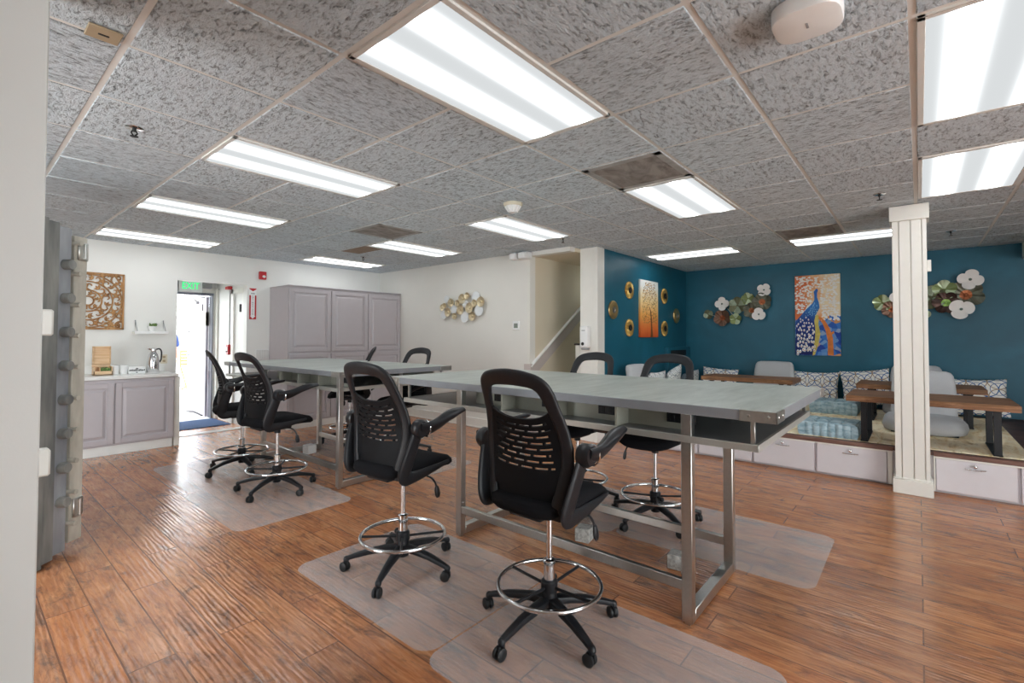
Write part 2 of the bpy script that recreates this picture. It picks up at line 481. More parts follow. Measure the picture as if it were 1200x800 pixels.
# ================================================================== the setting
YW, XW = 7.7, 5.25              # exit-door wall and disc-art wall
XB, YB = 8.65, 3.2              # the two teal walls
b = MB(); b.box(-2.6, XB+.1, -4.2, 9.05, -.1, 0)
struct('floor', b, M['floor'])
# ceiling board with grid
b = MB()
GX = lambda i: -.159+1.2192*i
GY = lambda j: 1.832+.6096*j
# fittings that take the place of tiles: (i0, i1, j0, j1) in the grid
LAMPS = [(1, 2, -1, 0), (1, 2, 2, 3), (1, 2, 5, 6), (1, 2, 8, 9), (3, 4, -1, 0), (3, 4, 2, 3), (3, 4, 5, 6), (3, 4, 8, 9), (5.5, 6, 0, 2), (5.5, 6, -3, -1), (2, 3, -4, -3), (3.5, 4.5, -4, -3)]
def in_lamp(x, y): return any(GX(a)+.02 < x < GX(c)-.02 and GY(d)+.02 < y < GY(e)-.02 for a, c, d, e in LAMPS)
b = MB()
for k in range(-5, 15):
    for j in range(-10, 10):
        x0, x1 = max(-2.6, GX(k/2)+.012), min(XB, GX(k/2+.5)-.012); y0, y1 = max(-4.2, GY(j)+.012), min(YW, GY(j+1)-.012)
        if x1 > x0 and y1 > y0 and not in_lamp((x0+x1)/2, (y0+y1)/2): b.box(x0, x1, y0, y1, CE, CE+.03, .003)
ceil_o = struct('ceiling', b, M['ceiling'])
b = MB(); b.box(-2.6, XB+.1, -4.2, YW+.1, CE+.0045, CE+.1)
struct('ceiling_grid', b, M['tee'], ceil_o)
# walls
b = MB()
b.box(-2.6, 2.03, YW, YW+.14, 0, CE+.05); b.box(2.92, XW+.1, YW, YW+.14, 0, CE+.05); b.box(2.03, 2.92, YW, YW+.14, 2.145, CE+.05)
struct('wall_back', b, M['wall_white'])
b = MB(); b.box(XW, XW+.12, 4.12, YW, 0, CE+.05); b.box(XW, XW+.12, 3.46, 4.12, 2.5, CE+.05)
struct('wall_right', b, M['wall'])
b = MB(); b.box(XW+.12, XB+.1, 4.12, 4.24, 0, CE+.05); struct('wall_stair', b, M['stair_wall'])
b = MB(); b.box(8.3, 8.4, YB+.12, 4.12, 0, CE+.05); struct('wall_stair_end', b, M['stair_wall'])
b = MB(); b.box(XW+.12, 8.3, 3.46, 4.12, CE-.05, CE+.05); struct('ceiling_stair', b, M['stair_wall'])
b = MB(); b.box(5.66, XB+.1, YB, YB+.12, 0, CE+.05)
struct('wall_teal_side', b, M['blue'])
b = MB(); b.box(XB, XB+.12, -4.2, YB, 0, CE+.05)
struct('wall_teal_end', b, M['blue'])
# unseen windows added behind and beside the camera to let in fill light
def fill_window_wall(name, along, c0, c1, w0, w1, edges):
    def bx(b, p0, p1, q0, q1, z0, z1, bev=0):
        if along == 'y': b.box(q0, q1, p0, p1, z0, z1, bev)
        else: b.box(p0, p1, q0, q1, z0, z1, bev)
    b = MB(); bx(b, w0, w1, c0, c1, 0, WZ0); bx(b, w0, w1, c0, c1, WZ1, CE+.05); bx(b, w0, edges[0], c0, c1, WZ0, WZ1); bx(b, edges[-1], w1, c0, c1, WZ0, WZ1)
    struct(name, b, M['wall'])
    for k, (p0, p1) in enumerate(zip(edges, edges[1:])):
        b = MB(); m_ = (c0+c1)/2
        for q in ((p0, p0+.05, WZ0, WZ1), (p1-.05, p1, WZ0, WZ1), (p0, p1, WZ0, WZ0+.05), (p0, p1, WZ1-.05, WZ1)): bx(b, q[0], q[1], m_-.03, m_+.03, q[2], q[3], .004)
        FILL_WIN.append(struct('window_%d' % (len(FILL_WIN)+1), b, M['trim']))
        ld = bpy.data.lights.new('window_portal', 'AREA'); ld.shape = 'RECTANGLE'; ld.size = p1-p0; ld.size_y = WZ1-WZ0; ld.cycles.is_portal = True
        lo = bpy.data.objects.new('window_portal', ld); COL.objects.link(lo)
        n_ = Vector((1, 0, 0)) if along == 'y' else Vector((0, 1, 0))
        pos = Vector((c0, (p0+p1)/2, (WZ0+WZ1)/2)) if along == 'y' else Vector(((p0+p1)/2, c0, (WZ0+WZ1)/2))
        lo.location = pos; lo.rotation_euler = (-n_).to_track_quat('Z', 'Y').to_euler()
WZ0, WZ1 = .25, 2.42; FILL_WIN = []
fill_window_wall('wall_left', 'y', -2.7, -2.6, -4.2, YW+.1, [-2.0, -.4, 1.2, 2.8, 4.0])
fill_window_wall('wall_rear', 'x', -4.3, -4.2, -2.7, XB+.1, [-.8, 1.0, 2.8])
# unseen vault walls round the camera, added to shade the jamb
b = MB(); b.box(-1.5, -1.4, -.9, 2.0, 0, CE); struct('vault_shade_side', b, M['wall_white'])
b = MB(); b.box(-1.5, .2, -1.0, -.9, 0, CE); struct('vault_shade_rear', b, M['wall_white'])
# jamb of the vault doorway, close to the camera
b = MB(); b.box(-1.5, .1865, 2.0, 2.3, 0, CE, .004)
struct('wall_vault_jamb', b, M['wall_white'])
# stair-head pillar
b = MB(); b.box(5.5, 5.66, 3.2, 3.46, 0, CE, .003); b.box(5.492, 5.675, 3.19, 3.25, 0, CE, .003)
struct('pillar_white', b, M['trim'])
# panelled column in front of the platform
b = MB()
b.box(5.52, 5.72, -.06, .165, 0, CE, .003)
for (y0, y1) in ((-.066, -.035), (-.03, .04), (.046, .122), (.128, .172)): b.box(5.505, 5.53, y0, y1, .12, CE-.14, .003)
b.box(5.485, 5.74, -.085, .19, 0, .125, .004); b.box(5.495, 5.74, -.075, .18, .125, .14, .004)
b.box(5.485, 5.74, -.085, .19, CE-.14, CE-.005, .004)
struct('column_panelled', b, M['trim'])
b = MB(); b.box(5.57, 5.62, -.094, -.066, 1.96, 2.06, .003)
tag(b.build('wall_bracket', M['trim']), 'small off-white bracket on the side of the panelled column', 'bracket')
# soffit over the far right
b = MB(); b.box(7.6, XB, -4.2, -1.0, CE-.2, CE+.02)
struct('beam_soffit', b, M['trim'])
# baseboards
b = MB(); b.box(XW-.018, XW, 4.12, YW, 0, .115, .003); b.box(XW-.024, XW, 4.12, YW, .115, .14, .003); b.box(XW-.03, XW, 4.12, YW, 0, .02, .003)
struct('baseboard_right', b, M['trim'])
b = MB(); b.box(1.93, 2.03, YW-.016, YW, 0, .13, .003); b.box(2.92, 3.24, YW-.016, YW, 0, .13, .003)
struct('baseboard_back', b, M['trim'])

# ------------------------------------------------------------------ vestibule and exterior door
VY = 9.05
b = MB()
b.box(2.95, 3.07, YW+.14, VY, 0, CE); b.box(1.75, 1.87, YW+.14, VY, 0, CE)
struct('wall_vestibule', b, M['wall_white'])
b = MB()
b.box(1.75, 2.05, VY, VY+.13, 0, CE); b.box(2.9, 3.6, VY, VY+.13, 0, CE); b.box(2.05, 2.9, VY, VY+.13, 2.07, CE)
struct('wall_exterior', b, M['wall_white'])
b = MB(); b.box(1.75, 3.07, YW+.14, VY, CE-.02, CE+.1); struct('ceiling_vestibule', b, M['wall_white'])
b = MB(); b.box(2.03, 2.92, YW-.01, YW+.15, 0, .006, .002); struct('threshold_trim', b, M['white_metal'])
b = MB()
b.box(2.882, 2.9, VY-.012, VY+.14, 0, 2.09, .004); b.box(2.05, 2.07, VY-.03, VY+.14, 0, 2.09, .004); b.box(2.05, 2.9, VY-.03, VY+.14, 2.05, 2.09, .004)
struct('door_1', b, M['door_frame_blue'])
b = MB()
b.box(2.925, 2.95, VY-.11, VY-.0, 0, 2.16, .004); b.box(2.925, 2.95, YW+.55, YW+.64, 0, 2.12, .004); b.box(2.93, 2.95, YW+.16, YW+.22, 0, 2.12, .004); b.box(2.925, 2.95, YW+.16, YW+.64, 2.04, 2.12, .004)
b.box(1.87, 2.95, VY-.02, VY, 2.09, 2.18, .004)
struct('trim_1', b, M['trim'])
d = thing('exterior_door', 'white exterior door standing open onto the bright patio', 'door', (2.855, VY+.12, 0), 0)
b = MB(); b.box(-.022, .022, 0, .92, .015, 2.04, .003); b.build('leaf', M['door_white'], d)
b = MB(); b.tube([(-.022, .80, 1.12), (-.075, .80, 1.12), (-.082, .80, 1.14), (-.082, .80, 1.29), (-.075, .80, 1.31), (-.022, .80, 1.31)], .009, 8); b.build('handle', M['grey_plastic'], d)
b = MB(); b.cyl((-.022, .84, 1.45), (-.045, .84, 1.45), .02); b.build('deadbolt', M['grey_plastic'], d)
b = MB(); b.cyl((-.022, .85, 1.03), (-.05, .85, 1.03), .022); b.box(-.06, -.045, .76, .86, 1.02, 1.04, .004); b.build('lever', M['grey_plastic'], d)
b = MB(); b.tube([(-.03, .05, 2.03), (-.16, .2, 2.02), (-.03, .42, 1.96)], .012, 8); b.box(-.07, -.022, .36, .6, 1.93, 1.99, .005); b.build('closer_arm', M['grey_plastic'], d)
b = MB(); b.box(-.034, -.022, .16, .3, 1.8, 1.92, .002); b.build('notice_plate', M['dark'], d, )
b = MB()
for (q0, q1) in ((.165, .225), (.235, .295)):
    for (z0, z1) in ((1.805, 1.855), (1.865, 1.915)): b.box(-.036, -.033, q0, q1, z0, z1)
b.build('notice_panes', M['white_plastic'], d)
b = MB(); b.box(-.026, -.022, .33, .62, 1.79, 1.88, .001); b.build('pink_notice', plain('faded_pink_notice', L(240, 150, 165), .6), d)
b = MB(); b.box(-.03, .03, .0, .05, 1.55, 1.78, .003); b.build('hinge', M['steel'], d)
b = MB(); b.tube([(-.05, .9, .02), (-.04, .5, .06), (-.03, .1, .03)], .012, 8); b.build('door_sweep', M['dark'], d)
b = MB(); b.box(2.06, 2.9, 8.2, 8.98, 0, .012, .004)
tag(b.build('entry_mat', M['mat_blue']), 'blue grey entry mat in front of the open exterior door', 'door mat')
# exit sign over the exterior door
e = thing('exit_sign', 'green lit EXIT sign above the exterior door', 'exit sign', (2.525, VY-.13, 2.175))
b = MB(); b.box(-.17, .17, -.025, .025, -.1, .1, .006); b.box(.17, .3, -.05, .05, -.02, .09, .01); b.box(-.03, .03, .0, .11, -.03, .03); b.build('housing', M['grey_plastic'], e)
vs, fs = text_mesh('EXIT', .15, .004); b = MB(); b.add([(v.x*.8, -.027-v.z, v.y) for v in vs], fs); b.build('lettering', M['exit_glow'], e)
b = MB(); b.box(-.163, .163, -.0262, -.0245, -.093, .093); b.build('face', M['white_plastic'], e)
# pull station, conduit, strobe on the vestibule wall
p = thing('pull_station', 'red and white fire alarm pull station on the vestibule wall', 'fire alarm', (2.95, 8.42, 1.17))
b = MB(); b.box(-.05, 0, -.05, .05, -.09, .07, .006); b.build('housing', M['red'], p)
b = MB(); b.box(-.058, -.048, -.036, .036, -.03, .03, .003); b.build('pull_bar', M['white_plastic'], p)
b = MB(); b.box(-.06, -.05, -.02, .03, -.05, -.034, .002); b.build('handle', M['dark'], p)
b = MB(); b.tube([(2.938, 8.42, 1.24), (2.938, 8.42, 2.13)], .009, 8)
tag(b.build('conduit', M['grey_plastic']), 'thin grey conduit running up from the pull station', 'conduit')
b = MB(); b.box(2.89, 2.95, 8.36, 8.5, 2.12, 2.17, .006)
tag(b.build('alarm_strobe', M['red']), 'flat red alarm light at the top of the conduit', 'fire alarm')
b = MB(); b.box(2.93, 2.95, 7.98, 8.02, 1.75, 1.87, .003)
tag(b.build('door_hook', M['dark']), 'small dark hook on the white vestibule door frame', 'hook')
# alarm horn and extinguisher sign on the back wall
h = thing('alarm_horn', 'red square fire alarm horn high on the white wall', 'fire alarm', (3.13, YW, 2.305))
b = MB(); b.box(-.05, .05, -.05, 0, -.06, .06, .006); b.build('housing', M['red'], h)
b = MB(); b.sphere((.012, -.05, -.015), (.025, .012, .02)); b.build('strobe_lens', M['white_plastic'], h)
s = thing('extinguisher_sign', 'tall red and white FIRE EXTINGUISHER sign with a down arrow', 'sign', (3.0, YW, 1.865))
b = MB(); b.box(-.05, .05, -.006, 0, -.235, .235, .001); b.build('plate', M['white_plastic'], s)
b = MB()
b.box(-.05, -.028, -.0075, -.005, -.18, .13); b.box(.028, .05, -.0075, -.005, -.18, .13)
MZ = Matrix(((1, 0, 0, 0), (0, 0, -1, 0), (0, 1, 0, 0), (0, 0, 0, 1)))     # (a, b, c) -> (a, -c, b)
b.prism([(-.05, .235), (.05, .235), (.05, .222), (0, .19), (-.05, .222)], .005, .0075, MZ)
b.prism([(-.05, -.18), (-.028, -.18), (-.04, -.185), (0, -.225), (.04, -.185), (.028, -.18), (.05, -.18), (.05, -.235), (-.05, -.235)], .005, .0075, MZ)
b.build('red_border', M['red'], s)
vs, fs = text_mesh('FIRE', .03, .0006); b = MB(); b.add([(v.x, -.0072-v.z, v.y+.155) for v in vs], fs)
for k, ch in enumerate('EXTINGUISHER'):
    vs, fs = text_mesh(ch, .026, .0006); b.add([(v.x, -.0072-v.z, v.y+.118-.0252*k) for v in vs], fs)
b.build('lettering', M['dark'], s)

# ------------------------------------------------------------------ raised-panel doors
def panel_door(name, w, h, t, parent, m, loc):
    """raised-panel door in the x-z plane, front at -y"""
    b = MB(); f = .058
    b.box(0, w, -t*.3, 0, 0, h, .002)
    b.box(0, f, -t, -t*.28, 0, h, .003); b.box(w-f, w, -t, -t*.28, 0, h, .003)
    b.box(f-.002, w-f+.002, -t, -t*.28, 0, f, .003); b.box(f-.002, w-f+.002, -t, -t*.28, h-f, h, .003)
    x0, x1, z0, z1 = f+.014, w-f-.014, f+.014, h-f-.014; g = .028
    vs = [(x0, -t*.3, z0), (x1, -t*.3, z0), (x1, -t*.3, z1), (x0, -t*.3, z1), (x0+g, -t*.95, z0+g), (x1-g, -t*.95, z0+g), (x1-g, -t*.95, z1-g), (x0+g, -t*.95, z1-g)]
    b.add(vs, [[0, 1, 5, 4], [1, 2, 6, 5], [2, 3, 7, 6], [3, 0, 4, 7], [4, 5, 6, 7], [3, 2, 1, 0]])
    return b.build(name, m, parent, 25, loc)
c = thing('base_cabinet', 'low grey raised-panel cabinet under the white coffee counter', 'cabinet', (.62, 7.12, 0))
b = MB(); b.box(0, 1.245, 0, .575, .11, .87, .002); b.build('body', M['cab'], c)
b = MB(); b.box(0, 1.235, .02, .56, 0, .11, .002); b.build('toe_kick', M['counter'], c)
panel_door('door', .56, .70, .022, c, M['cab'], (.09, -.001, .13)); panel_door('door', .565, .70, .022, c, M['cab'], (.665, -.001, .13))
b = MB(); b.box(.6, 1.9, 7.085, YW-.002, .872, .912, .006)
tag(b.build('countertop', M['counter']), 'white countertop with a low splashback on the grey cabinet', 'countertop')
b = MB(); b.box(.6, 1.9, YW-.022, YW-.002, .912, 1.01, .004)
tag(b.build('splashback', M['counter']), 'low white splashback along the wall above the white countertop', 'splashback')
b = MB(); b.box(1.868, 1.93, 7.14, YW-.002, 0, .87, .003)
tag(b.build('counter_panel', M['trim']), 'white end panel closing the coffee counter beside the door opening', 'panel')
t = thing('tall_cabinet', 'tall grey cabinet wall with six raised-panel doors', 'cabinet', (3.25, 7.07, 0))
b = MB(); b.box(0, XW-3.25-.004, 0, YW-7.07-.004, .1, 2.12, .003); b.build('body', M['cab'], t)
b = MB(); b.box(.01, XW-3.25-.01, -.006, .5, 0, .1, .002); b.build('toe_kick', M['counter'], t)
b = MB(); b.box(-.006, XW-3.25-.004, -.03, YW-7.07-.01, 2.12, 2.135, .003); b.build('top_moulding', M['cab'], t)
for k in range(3):
    panel_door('upper_door', .648, .945, .022, t, M['cab'], (.012+.664*k, -.001, 1.145))
    panel_door('lower_door', .648, .99, .022, t, M['cab'], (.012+.664*k, -.001, .125))
v = thing('wall_vent', 'white ribbed wall vent left of the tall grey cabinet', 'vent', (3.16, YW, 1.1))
b = MB(); b.box(-.11, .085, -.012, 0, -.075, .075, .003); b.build('frame', M['white_plastic'], v)
b = MB()
for k in range(9): b.box(-.1+.02*k, -.09+.02*k, -.022, -.008, -.065, .065, .002)
b.build('louvre', M['white_metal'], v)

# ------------------------------------------------------------------ things on and over the counter
ZC = .912
bx = thing('tea_box', 'open pine tea box with a raised lid on the counter', 'box', (1.205, 7.38, ZC))
b = MB(); b.box(-.085, .085, -.07, .07, 0, .012); b.box(-.085, .085, -.07, -.06, 0, .05, .002); b.box(-.085, .085, .06, .07, 0, .12, .002); b.box(-.085, -.075, -.07, .07, 0, .1, .002); b.box(.075, .085, -.07, .07, 0, .1, .002); b.box(-.03, -.025, -.06, .06, .01, .09); b.build('tray', M['pale_wood'], bx)
b = MB(); b.box(-.085, .085, .055, .07, .12, .34, .003)
for z in (.13, .2, .27, .325): b.box(-.085, .085, .035, .058, z, z+.014, .002)
b.box(-.085, -.073, .035, .058, .13, .34, .002); b.box(.073, .085, .035, .058, .13, .34, .002); b.build('lid', M['pale_wood'], bx)
b = MB()
for k in range(5): b.box(-.02+.018*k, -.006+.018*k, -.05, .04, .012, .085+.006*(k % 2), .001)
b.build('tea_packets', M['plant'], bx)
def cup(x, lab):
    k = thing('cup_stack', lab, 'cup', (x, 7.36, ZC), 0, 'white cups on the counter')
    b = MB(); b.lathe([(.0, 0), (.03, 0), (.038, .09), (.041, .1), (.037, .1), (.03, .015), (0, .012)], 20); b.build('cup', M['white_plastic'], k)
    b = MB(); b.lathe([(.039, .085), (.042, .095), (.042, .105), (.038, .112), (0, .112)], 20); b.build('cup_rim', M['white_plastic'], k)
cup(1.325, 'white cup standing beside the tea box'); cup(1.405, 'white cup standing beside the labelled white box')
wb = thing('napkin_box', 'small white box with dark printing beside the steel carafe', 'box', (1.53, 7.4, ZC))
b = MB(); b.box(-.085, .085, -.05, .05, 0, .085, .004); b.build('carton', M['white_plastic'], wb)
b = MB()
rr = random.Random(3)
x = -.075
while x < .072:
    w_ = rr.uniform(.006, .011); hh = rr.uniform(.012, .02); b.box(x, x+w_, -.0515, -.0495, .035-.004*(rr.random()), .035+hh); x += w_+.003
b.prism([(-.02, .056), (0, .072), (.02, .056)], .0495, .0515, MZ); b.box(-.008, .008, -.0515, -.0495, .012, .022)
b.build('printing', M['dark'], wb)
cf = thing('coffee_carafe', 'polished steel coffee carafe at the right end of the counter', 'carafe', (1.70, 7.38, ZC))
b = MB(); b.lathe([(0, 0), (.062, 0), (.066, .01), (.066, .12), (.06, .18), (.045, .235), (.032, .262), (.03, .27), (0, .27)], 28); b.build('body', M['chrome'], cf)
b = MB(); b.lathe([(.03, .268), (.033, .28), (.03, .3), (.012, .312), (0, .313)], 24); b.tube([(-.02, 0, .29), (-.045, 0, .305), (-.06, 0, .3)], [.014, .01, .006], 8); b.build('lid', M['chrome'], cf)
b = MB(); b.tube(spline([(.03, 0, .295), (.065, 0, .30), (.085, 0, .26), (.082, 0, .17), (.064, 0, .13)], 5), .009, 8); b.build('handle', M['black'], cf)
o = thing('wall_outlet', 'almond outlet plate over the counter beside the door opening', 'outlet', (1.89, YW, 1.07))
b = MB(); b.box(-.038, .038, -.007, 0, -.06, .06, .003); b.build('plate', M['almond'], o)
b = MB()
for z in (-.025, .025): b.box(-.016, .016, -.0095, -.006, z-.016, z+.016, .004)
b.build('socket', M['beige_plastic'], o)
ws = thing('wall_shelf', 'small white wall shelf hung on two straps over the carafe', 'shelf', (1.725, YW, 1.42))
b = MB(); b.box(-.18, .18, -.13, 0, -.018, .018, .003); b.build('board', M['white_plastic'], ws)
for x in (-.15, .15):
    b = MB(); b.tube([(x, -.12, .018), (x, -.006, .155), (x, -.006, .018)], .004, 6); b.sphere((x, -.008, .155), .008, 8, 6); b.build('strap', M['grey_plastic'], ws)
pp = thing('potted_succulent', 'little green succulent in a white pot on the wall shelf', 'potted plant', (1.74, YW-.065, 1.438))
b = MB(); b.lathe([(0, 0), (.03, 0), (.05, .06), (.052, .065), (.045, .065), (.04, .05), (0, .05)], 20); b.build('pot', M['white_plastic'], pp)
b = MB(); rr = random.Random(5)
for k in range(26):
    a = rr.uniform(0, 2*PI); q = rr.uniform(.2, 1); b.tube([(0.03*q*cos(a), .03*q*sin(a), .05), (.045*q*cos(a), .045*q*sin(a), .075), (.06*q*cos(a), .055*q*sin(a), .09+.02*rr.random())], [.006, .009, .002], 6)
b.build('leaves', M['plant'], pp)
# carved wooden wall panel
cp = thing('carved_wall_panel', 'square openwork carved wooden panel on the white wall', 'wall art', (1.107, YW, 1.804))
b = MB(); w_ = .35
for q in ((-w_, w_, w_-.022, w_), (-w_, w_, -w_, -w_+.022), (-w_, -w_+.022, -w_, w_), (w_-.022, w_, -w_, w_)): b.box(q[0], q[1], -.022, -.002, q[2], q[3], .003)
b.build('frame', M['carved_wood'], cp)
b = MB(); rr = random.Random(11)
def ring2(cx, cz, r, a0=0, a1=2*PI, n=20, th=.009):
    pts = [(cx+r*cos(a0+(a1-a0)*k/n), -.014, cz+r*sin(a0+(a1-a0)*k/n)) for k in range(n+1)]
    pts = [p for p in pts if abs(p[0]) < w_-.01 and abs(p[2]) < w_-.01]
    if len(pts) > 2: b.sweep(pts, [(0, 1, 0)]*len(pts), th, .008, 6)
for r in (.055, .13, .235, .325): ring2(0, 0, r, n=48)
def scroll(cx, cz, r, a, sgn):
    pts = []
    for k in range(22):
        u = k/21; th = a+sgn*u*4.6; q = r*(1-.82*u)
        pts.append((cx+q*cos(th), -.014, cz+q*sin(th)))
    pts = [p for p in pts if abs(p[0]) < w_-.005 and abs(p[2]) < w_-.005]
    if len(pts) > 3: b.sweep(pts, [(0, 1, 0)]*len(pts), [.0105*(1-.4*k/len(pts)) for k in range(len(pts))], .008, 6)
def leafm(cx, cz, a, l, w):
    pts = [(cx+l*u*cos(a), -.014, cz+l*u*sin(a)) for u in (0, .25, .5, .75, 1)]
    if all(abs(p[0]) < w_-.005 and abs(p[2]) < w_-.005 for p in pts): b.sweep(pts, [(0, 1, 0)]*5, [.003, w, w*1.1, w*.7, .002], .007, 6)
for n_, R0, rs, of in ((6, .09, .036, 0), (10, .182, .05, .2), (16, .28, .046, .1), (4, .40, .075, PI/4), (8, .385, .05, PI/8), (12, .352, .04, 0)):
    for k in range(n_):
        a = 2*PI*k/n_+of
        scroll(R0*cos(a), R0*sin(a), rs, a+PI, 1 if k % 2 else -1)
        for dd in (-.7, 0, .7): leafm(R0*cos(a+.12), R0*sin(a+.12), a+dd+PI/2, rs*1.1, .012)
for sx in (-1, 1):
    for sz in (-1, 1):
        for q in (.28, .33): scroll(sx*q, sz*(.61-q), .05, rr.random()*6, sx*sz); scroll(sx*.3, sz*.3, .055, 1, sx)
b.build('openwork', M['carved_wood'], cp)

# ------------------------------------------------------------------ outside
b = MB(); b.box(-6, 14, VY+.0, 24, -.12, -.01); struct('ground_patio', b, M['paving'])
b = MB(); b.box(-6, 14, 15.6, 15.9, 0, 1.83); b.box(-6, 14, 15.52, 15.98, 1.83, 1.92, .01); struct('wall_patio', b, M['outside_white'])
b = MB(); b.box(-3, 7, VY+.13, 11.9, 2.62, 2.8); struct('shade_roof', b, M['outside_white'])  # unseen roof, added to shade the open door leaf
b = MB(); b.box(1.1, 1.22, VY+.13, 11.9, 0, 2.62); struct('shade_wall', b, M['outside_white'])  # added out of view to keep sky light off the leaf
def bush(x, y, r, lab, seed):
    b = MB(); rr = random.Random(seed)
    for k in range(60):
        a = rr.uniform(0, 2*PI); q = rr.random()**.5*r; z = rr.uniform(.2, 1)*2.25
        s_ = rr.uniform(.12, .26)*(1.2-.35*z/2.3)
        mt = Matrix.Rotation(rr.uniform(0, 6), 3, 'Z') @ Matrix.Rotation(rr.uniform(0, 3), 3, 'X')
        b.sphere((q*cos(a), q*.7*sin(a), z), (s_, s_*.8, s_*.6), 7, 5, mt)
    o = thing('shrub', lab, 'shrub', (x, y, 0), 0, 'shrubs beyond the patio wall')
    b.build('foliage', M['leaf'], o)
    b = MB(); b.tube([(0, 0, 0), (.03, 0, .8), (0, .02, 1.6)], [.06, .05, .03], 8); b.build('trunk', M['carved_wood'], o)
bush(4.05, 17.0, .5, 'shrub beyond the patio wall nearest the wall opening edge', 1); bush(5.6, 17.6, .55, 'shrub beyond the patio wall nearest the open door', 2)
fc = thing('folding_chair', 'wooden slatted folding chair on the bright patio', 'chair', (4.22, 14.6, 0), .15)
b = MB()
for z in (.62, .70, .78, .86, .94): b.box(-.3, .3, -.012, .012, z, z+.055, .004)
b.build('backrest', M['patio_wood'], fc)
b = MB()
for y in (-.04, .06, .16, .26, .36): b.box(-.3, .3, -y-.04, -y+.04, .44, .46, .004)
b.build('seat', M['patio_wood'], fc)
for sx in (-.29, .29):
    b = MB(); b.tube([(sx, 0, 1.0), (sx, .0, .6), (sx, -.38, 0)], .02, 8); b.build('leg', M['patio_wood'], fc)
for sx in (-1, 1):
    b = MB(); b.tube([(.26*sx, -.4, .44), (-.26*sx, -.02, .0)], .02, 8); b.build('leg', M['patio_wood'], fc)
# person on the patio, mostly behind the wall edge
def skin_mesh(name, verts, edges, radii, m, parent, sub=2):
    me = bpy.data.meshes.new(name); me.from_pydata([Vector(v) for v in verts], edges, [])
    o = bpy.data.objects.new(name, me); COL.objects.link(o)
    md = o.modifiers.new('skin', 'SKIN'); md.use_smooth_shade = True
    for k, r in enumerate(radii): me.skin_vertices[0].data[k].radius = (r, r) if not hasattr(r, '__len__') else r
    me.skin_vertices[0].data[0].use_root = True
    s2 = o.modifiers.new('sub', 'SUBSURF'); s2.levels = s2.render_levels = sub
    me.materials.append(m)
    dg = bpy.context.evaluated_depsgraph_get(); nm = bpy.data.meshes.new_from_object(o.evaluated_get(dg))
    bpy.data.objects.remove(o); nm.name = name
    o = bpy.data.objects.new(name, nm); COL.objects.link(o)
    for p_ in nm.polygons: p_.use_smooth = True
    if parent: o.parent = parent
    return o
pe = thing('person', 'person in a navy top standing on the patio behind the door edge', 'person', (2.84, 11.55, -.01), -PI/2)
V = [(0, 0, .93), (0, 0, 1.1), (0, 0, 1.3), (0, 0, 1.43), (.01, 0, 1.5), (.02, 0, 1.6), (.02, 0, 1.70)]
E_ = [(k, k+1) for k in range(6)] + [(5, 7)]; V += [(.115, 0, 1.6)]; Rd = [(.15, .11), (.14, .1), (.17, .11), (.1, .07), .05, (.075, .09), .06, .012]
for s_ in (-1, 1):
    n0 = len(V)
    V += [(0, .09*s_, .86), (.02, .1*s_, .5), (0, .1*s_, .1), (.1, .11*s_, .045), (.2, .12*s_, .03)]
    E_ += [(0, n0), (n0, n0+1), (n0+1, n0+2), (n0+2, n0+3), (n0+3, n0+4)]; Rd += [.09, .06, .04, .04, .025]
    n0 = len(V)
    V += [(0, .18*s_, 1.39), (-.03, .215*s_, 1.13), (.10, .205*s_, .93), (.14, .2*s_, .89), (.17, .195*s_, .85)]
    E_ += [(3, n0), (n0, n0+1), (n0+1, n0+2), (n0+2, n0+3), (n0+3, n0+4)]; Rd += [.055, .042, .03, (.035, .02), (.03, .015)]
    for f_ in range(4):
        k0 = len(V); yy = .17*s_+(f_*.015*s_); V += [(.185, yy, .82), (.18, yy, .79-.006*(f_ % 3))]; E_ += [(n0+4, k0), (k0, k0+1)]; Rd += [.009, .008]
    k0 = len(V); V += [(.175, .165*s_, .865), (.19, .155*s_, .835)]; E_ += [(n0+3, k0), (k0, k0+1)]; Rd += [.01, .008]
skin_mesh('body', V, E_, Rd, M['skin'], pe)
VT = [(0, 0, .92), (0, 0, 1.1), (0, 0, 1.3), (0, 0, 1.42), (0, .185, 1.385), (-.028, .218, 1.14), (0, -.185, 1.385), (-.028, -.218, 1.14)]
skin_mesh('shirt', VT, [(0, 1), (1, 2), (2, 3), (3, 4), (4, 5), (3, 6), (6, 7)], [(.165, .125), (.155, .115), (.185, .125), (.1, .085), .068, .058, .068, .058], M['navy'], pe)
VT = [(0, 0, .95), (0, .09, .86), (.02, .1, .5), (0, .1, .12), (0, -.09, .86), (.02, -.1, .5), (0, -.1, .12)]
skin_mesh('trousers', VT, [(0, 1), (1, 2), (2, 3), (0, 4), (4, 5), (5, 6)], [(.17, .13), .11, .075, .06, .11, .075, .06], M['jeans'], pe)
for s_ in (-1, 1):
    b = MB(); b.sphere((.09, .115*s_, .04), (.145, .05, .045), 14, 8); b.box(-.045, .22, .115*s_-.042, .115*s_+.042, 0, .02, .008); b.build('shoe', M['dark'], pe)
b = MB(); b.sphere((-.022, 0, 1.672), (.088, .09, .098), 16, 10); b.build('hair', M['hair'], pe)
b = MB()
for s_ in (-1, 1): b.sphere((.093, .032*s_, 1.625), (.012, .014, .008), 8, 6)
b.box(.088, .1, -.022, .022, 1.56, 1.567, .002); b.build('face_features', M['hair'], pe)
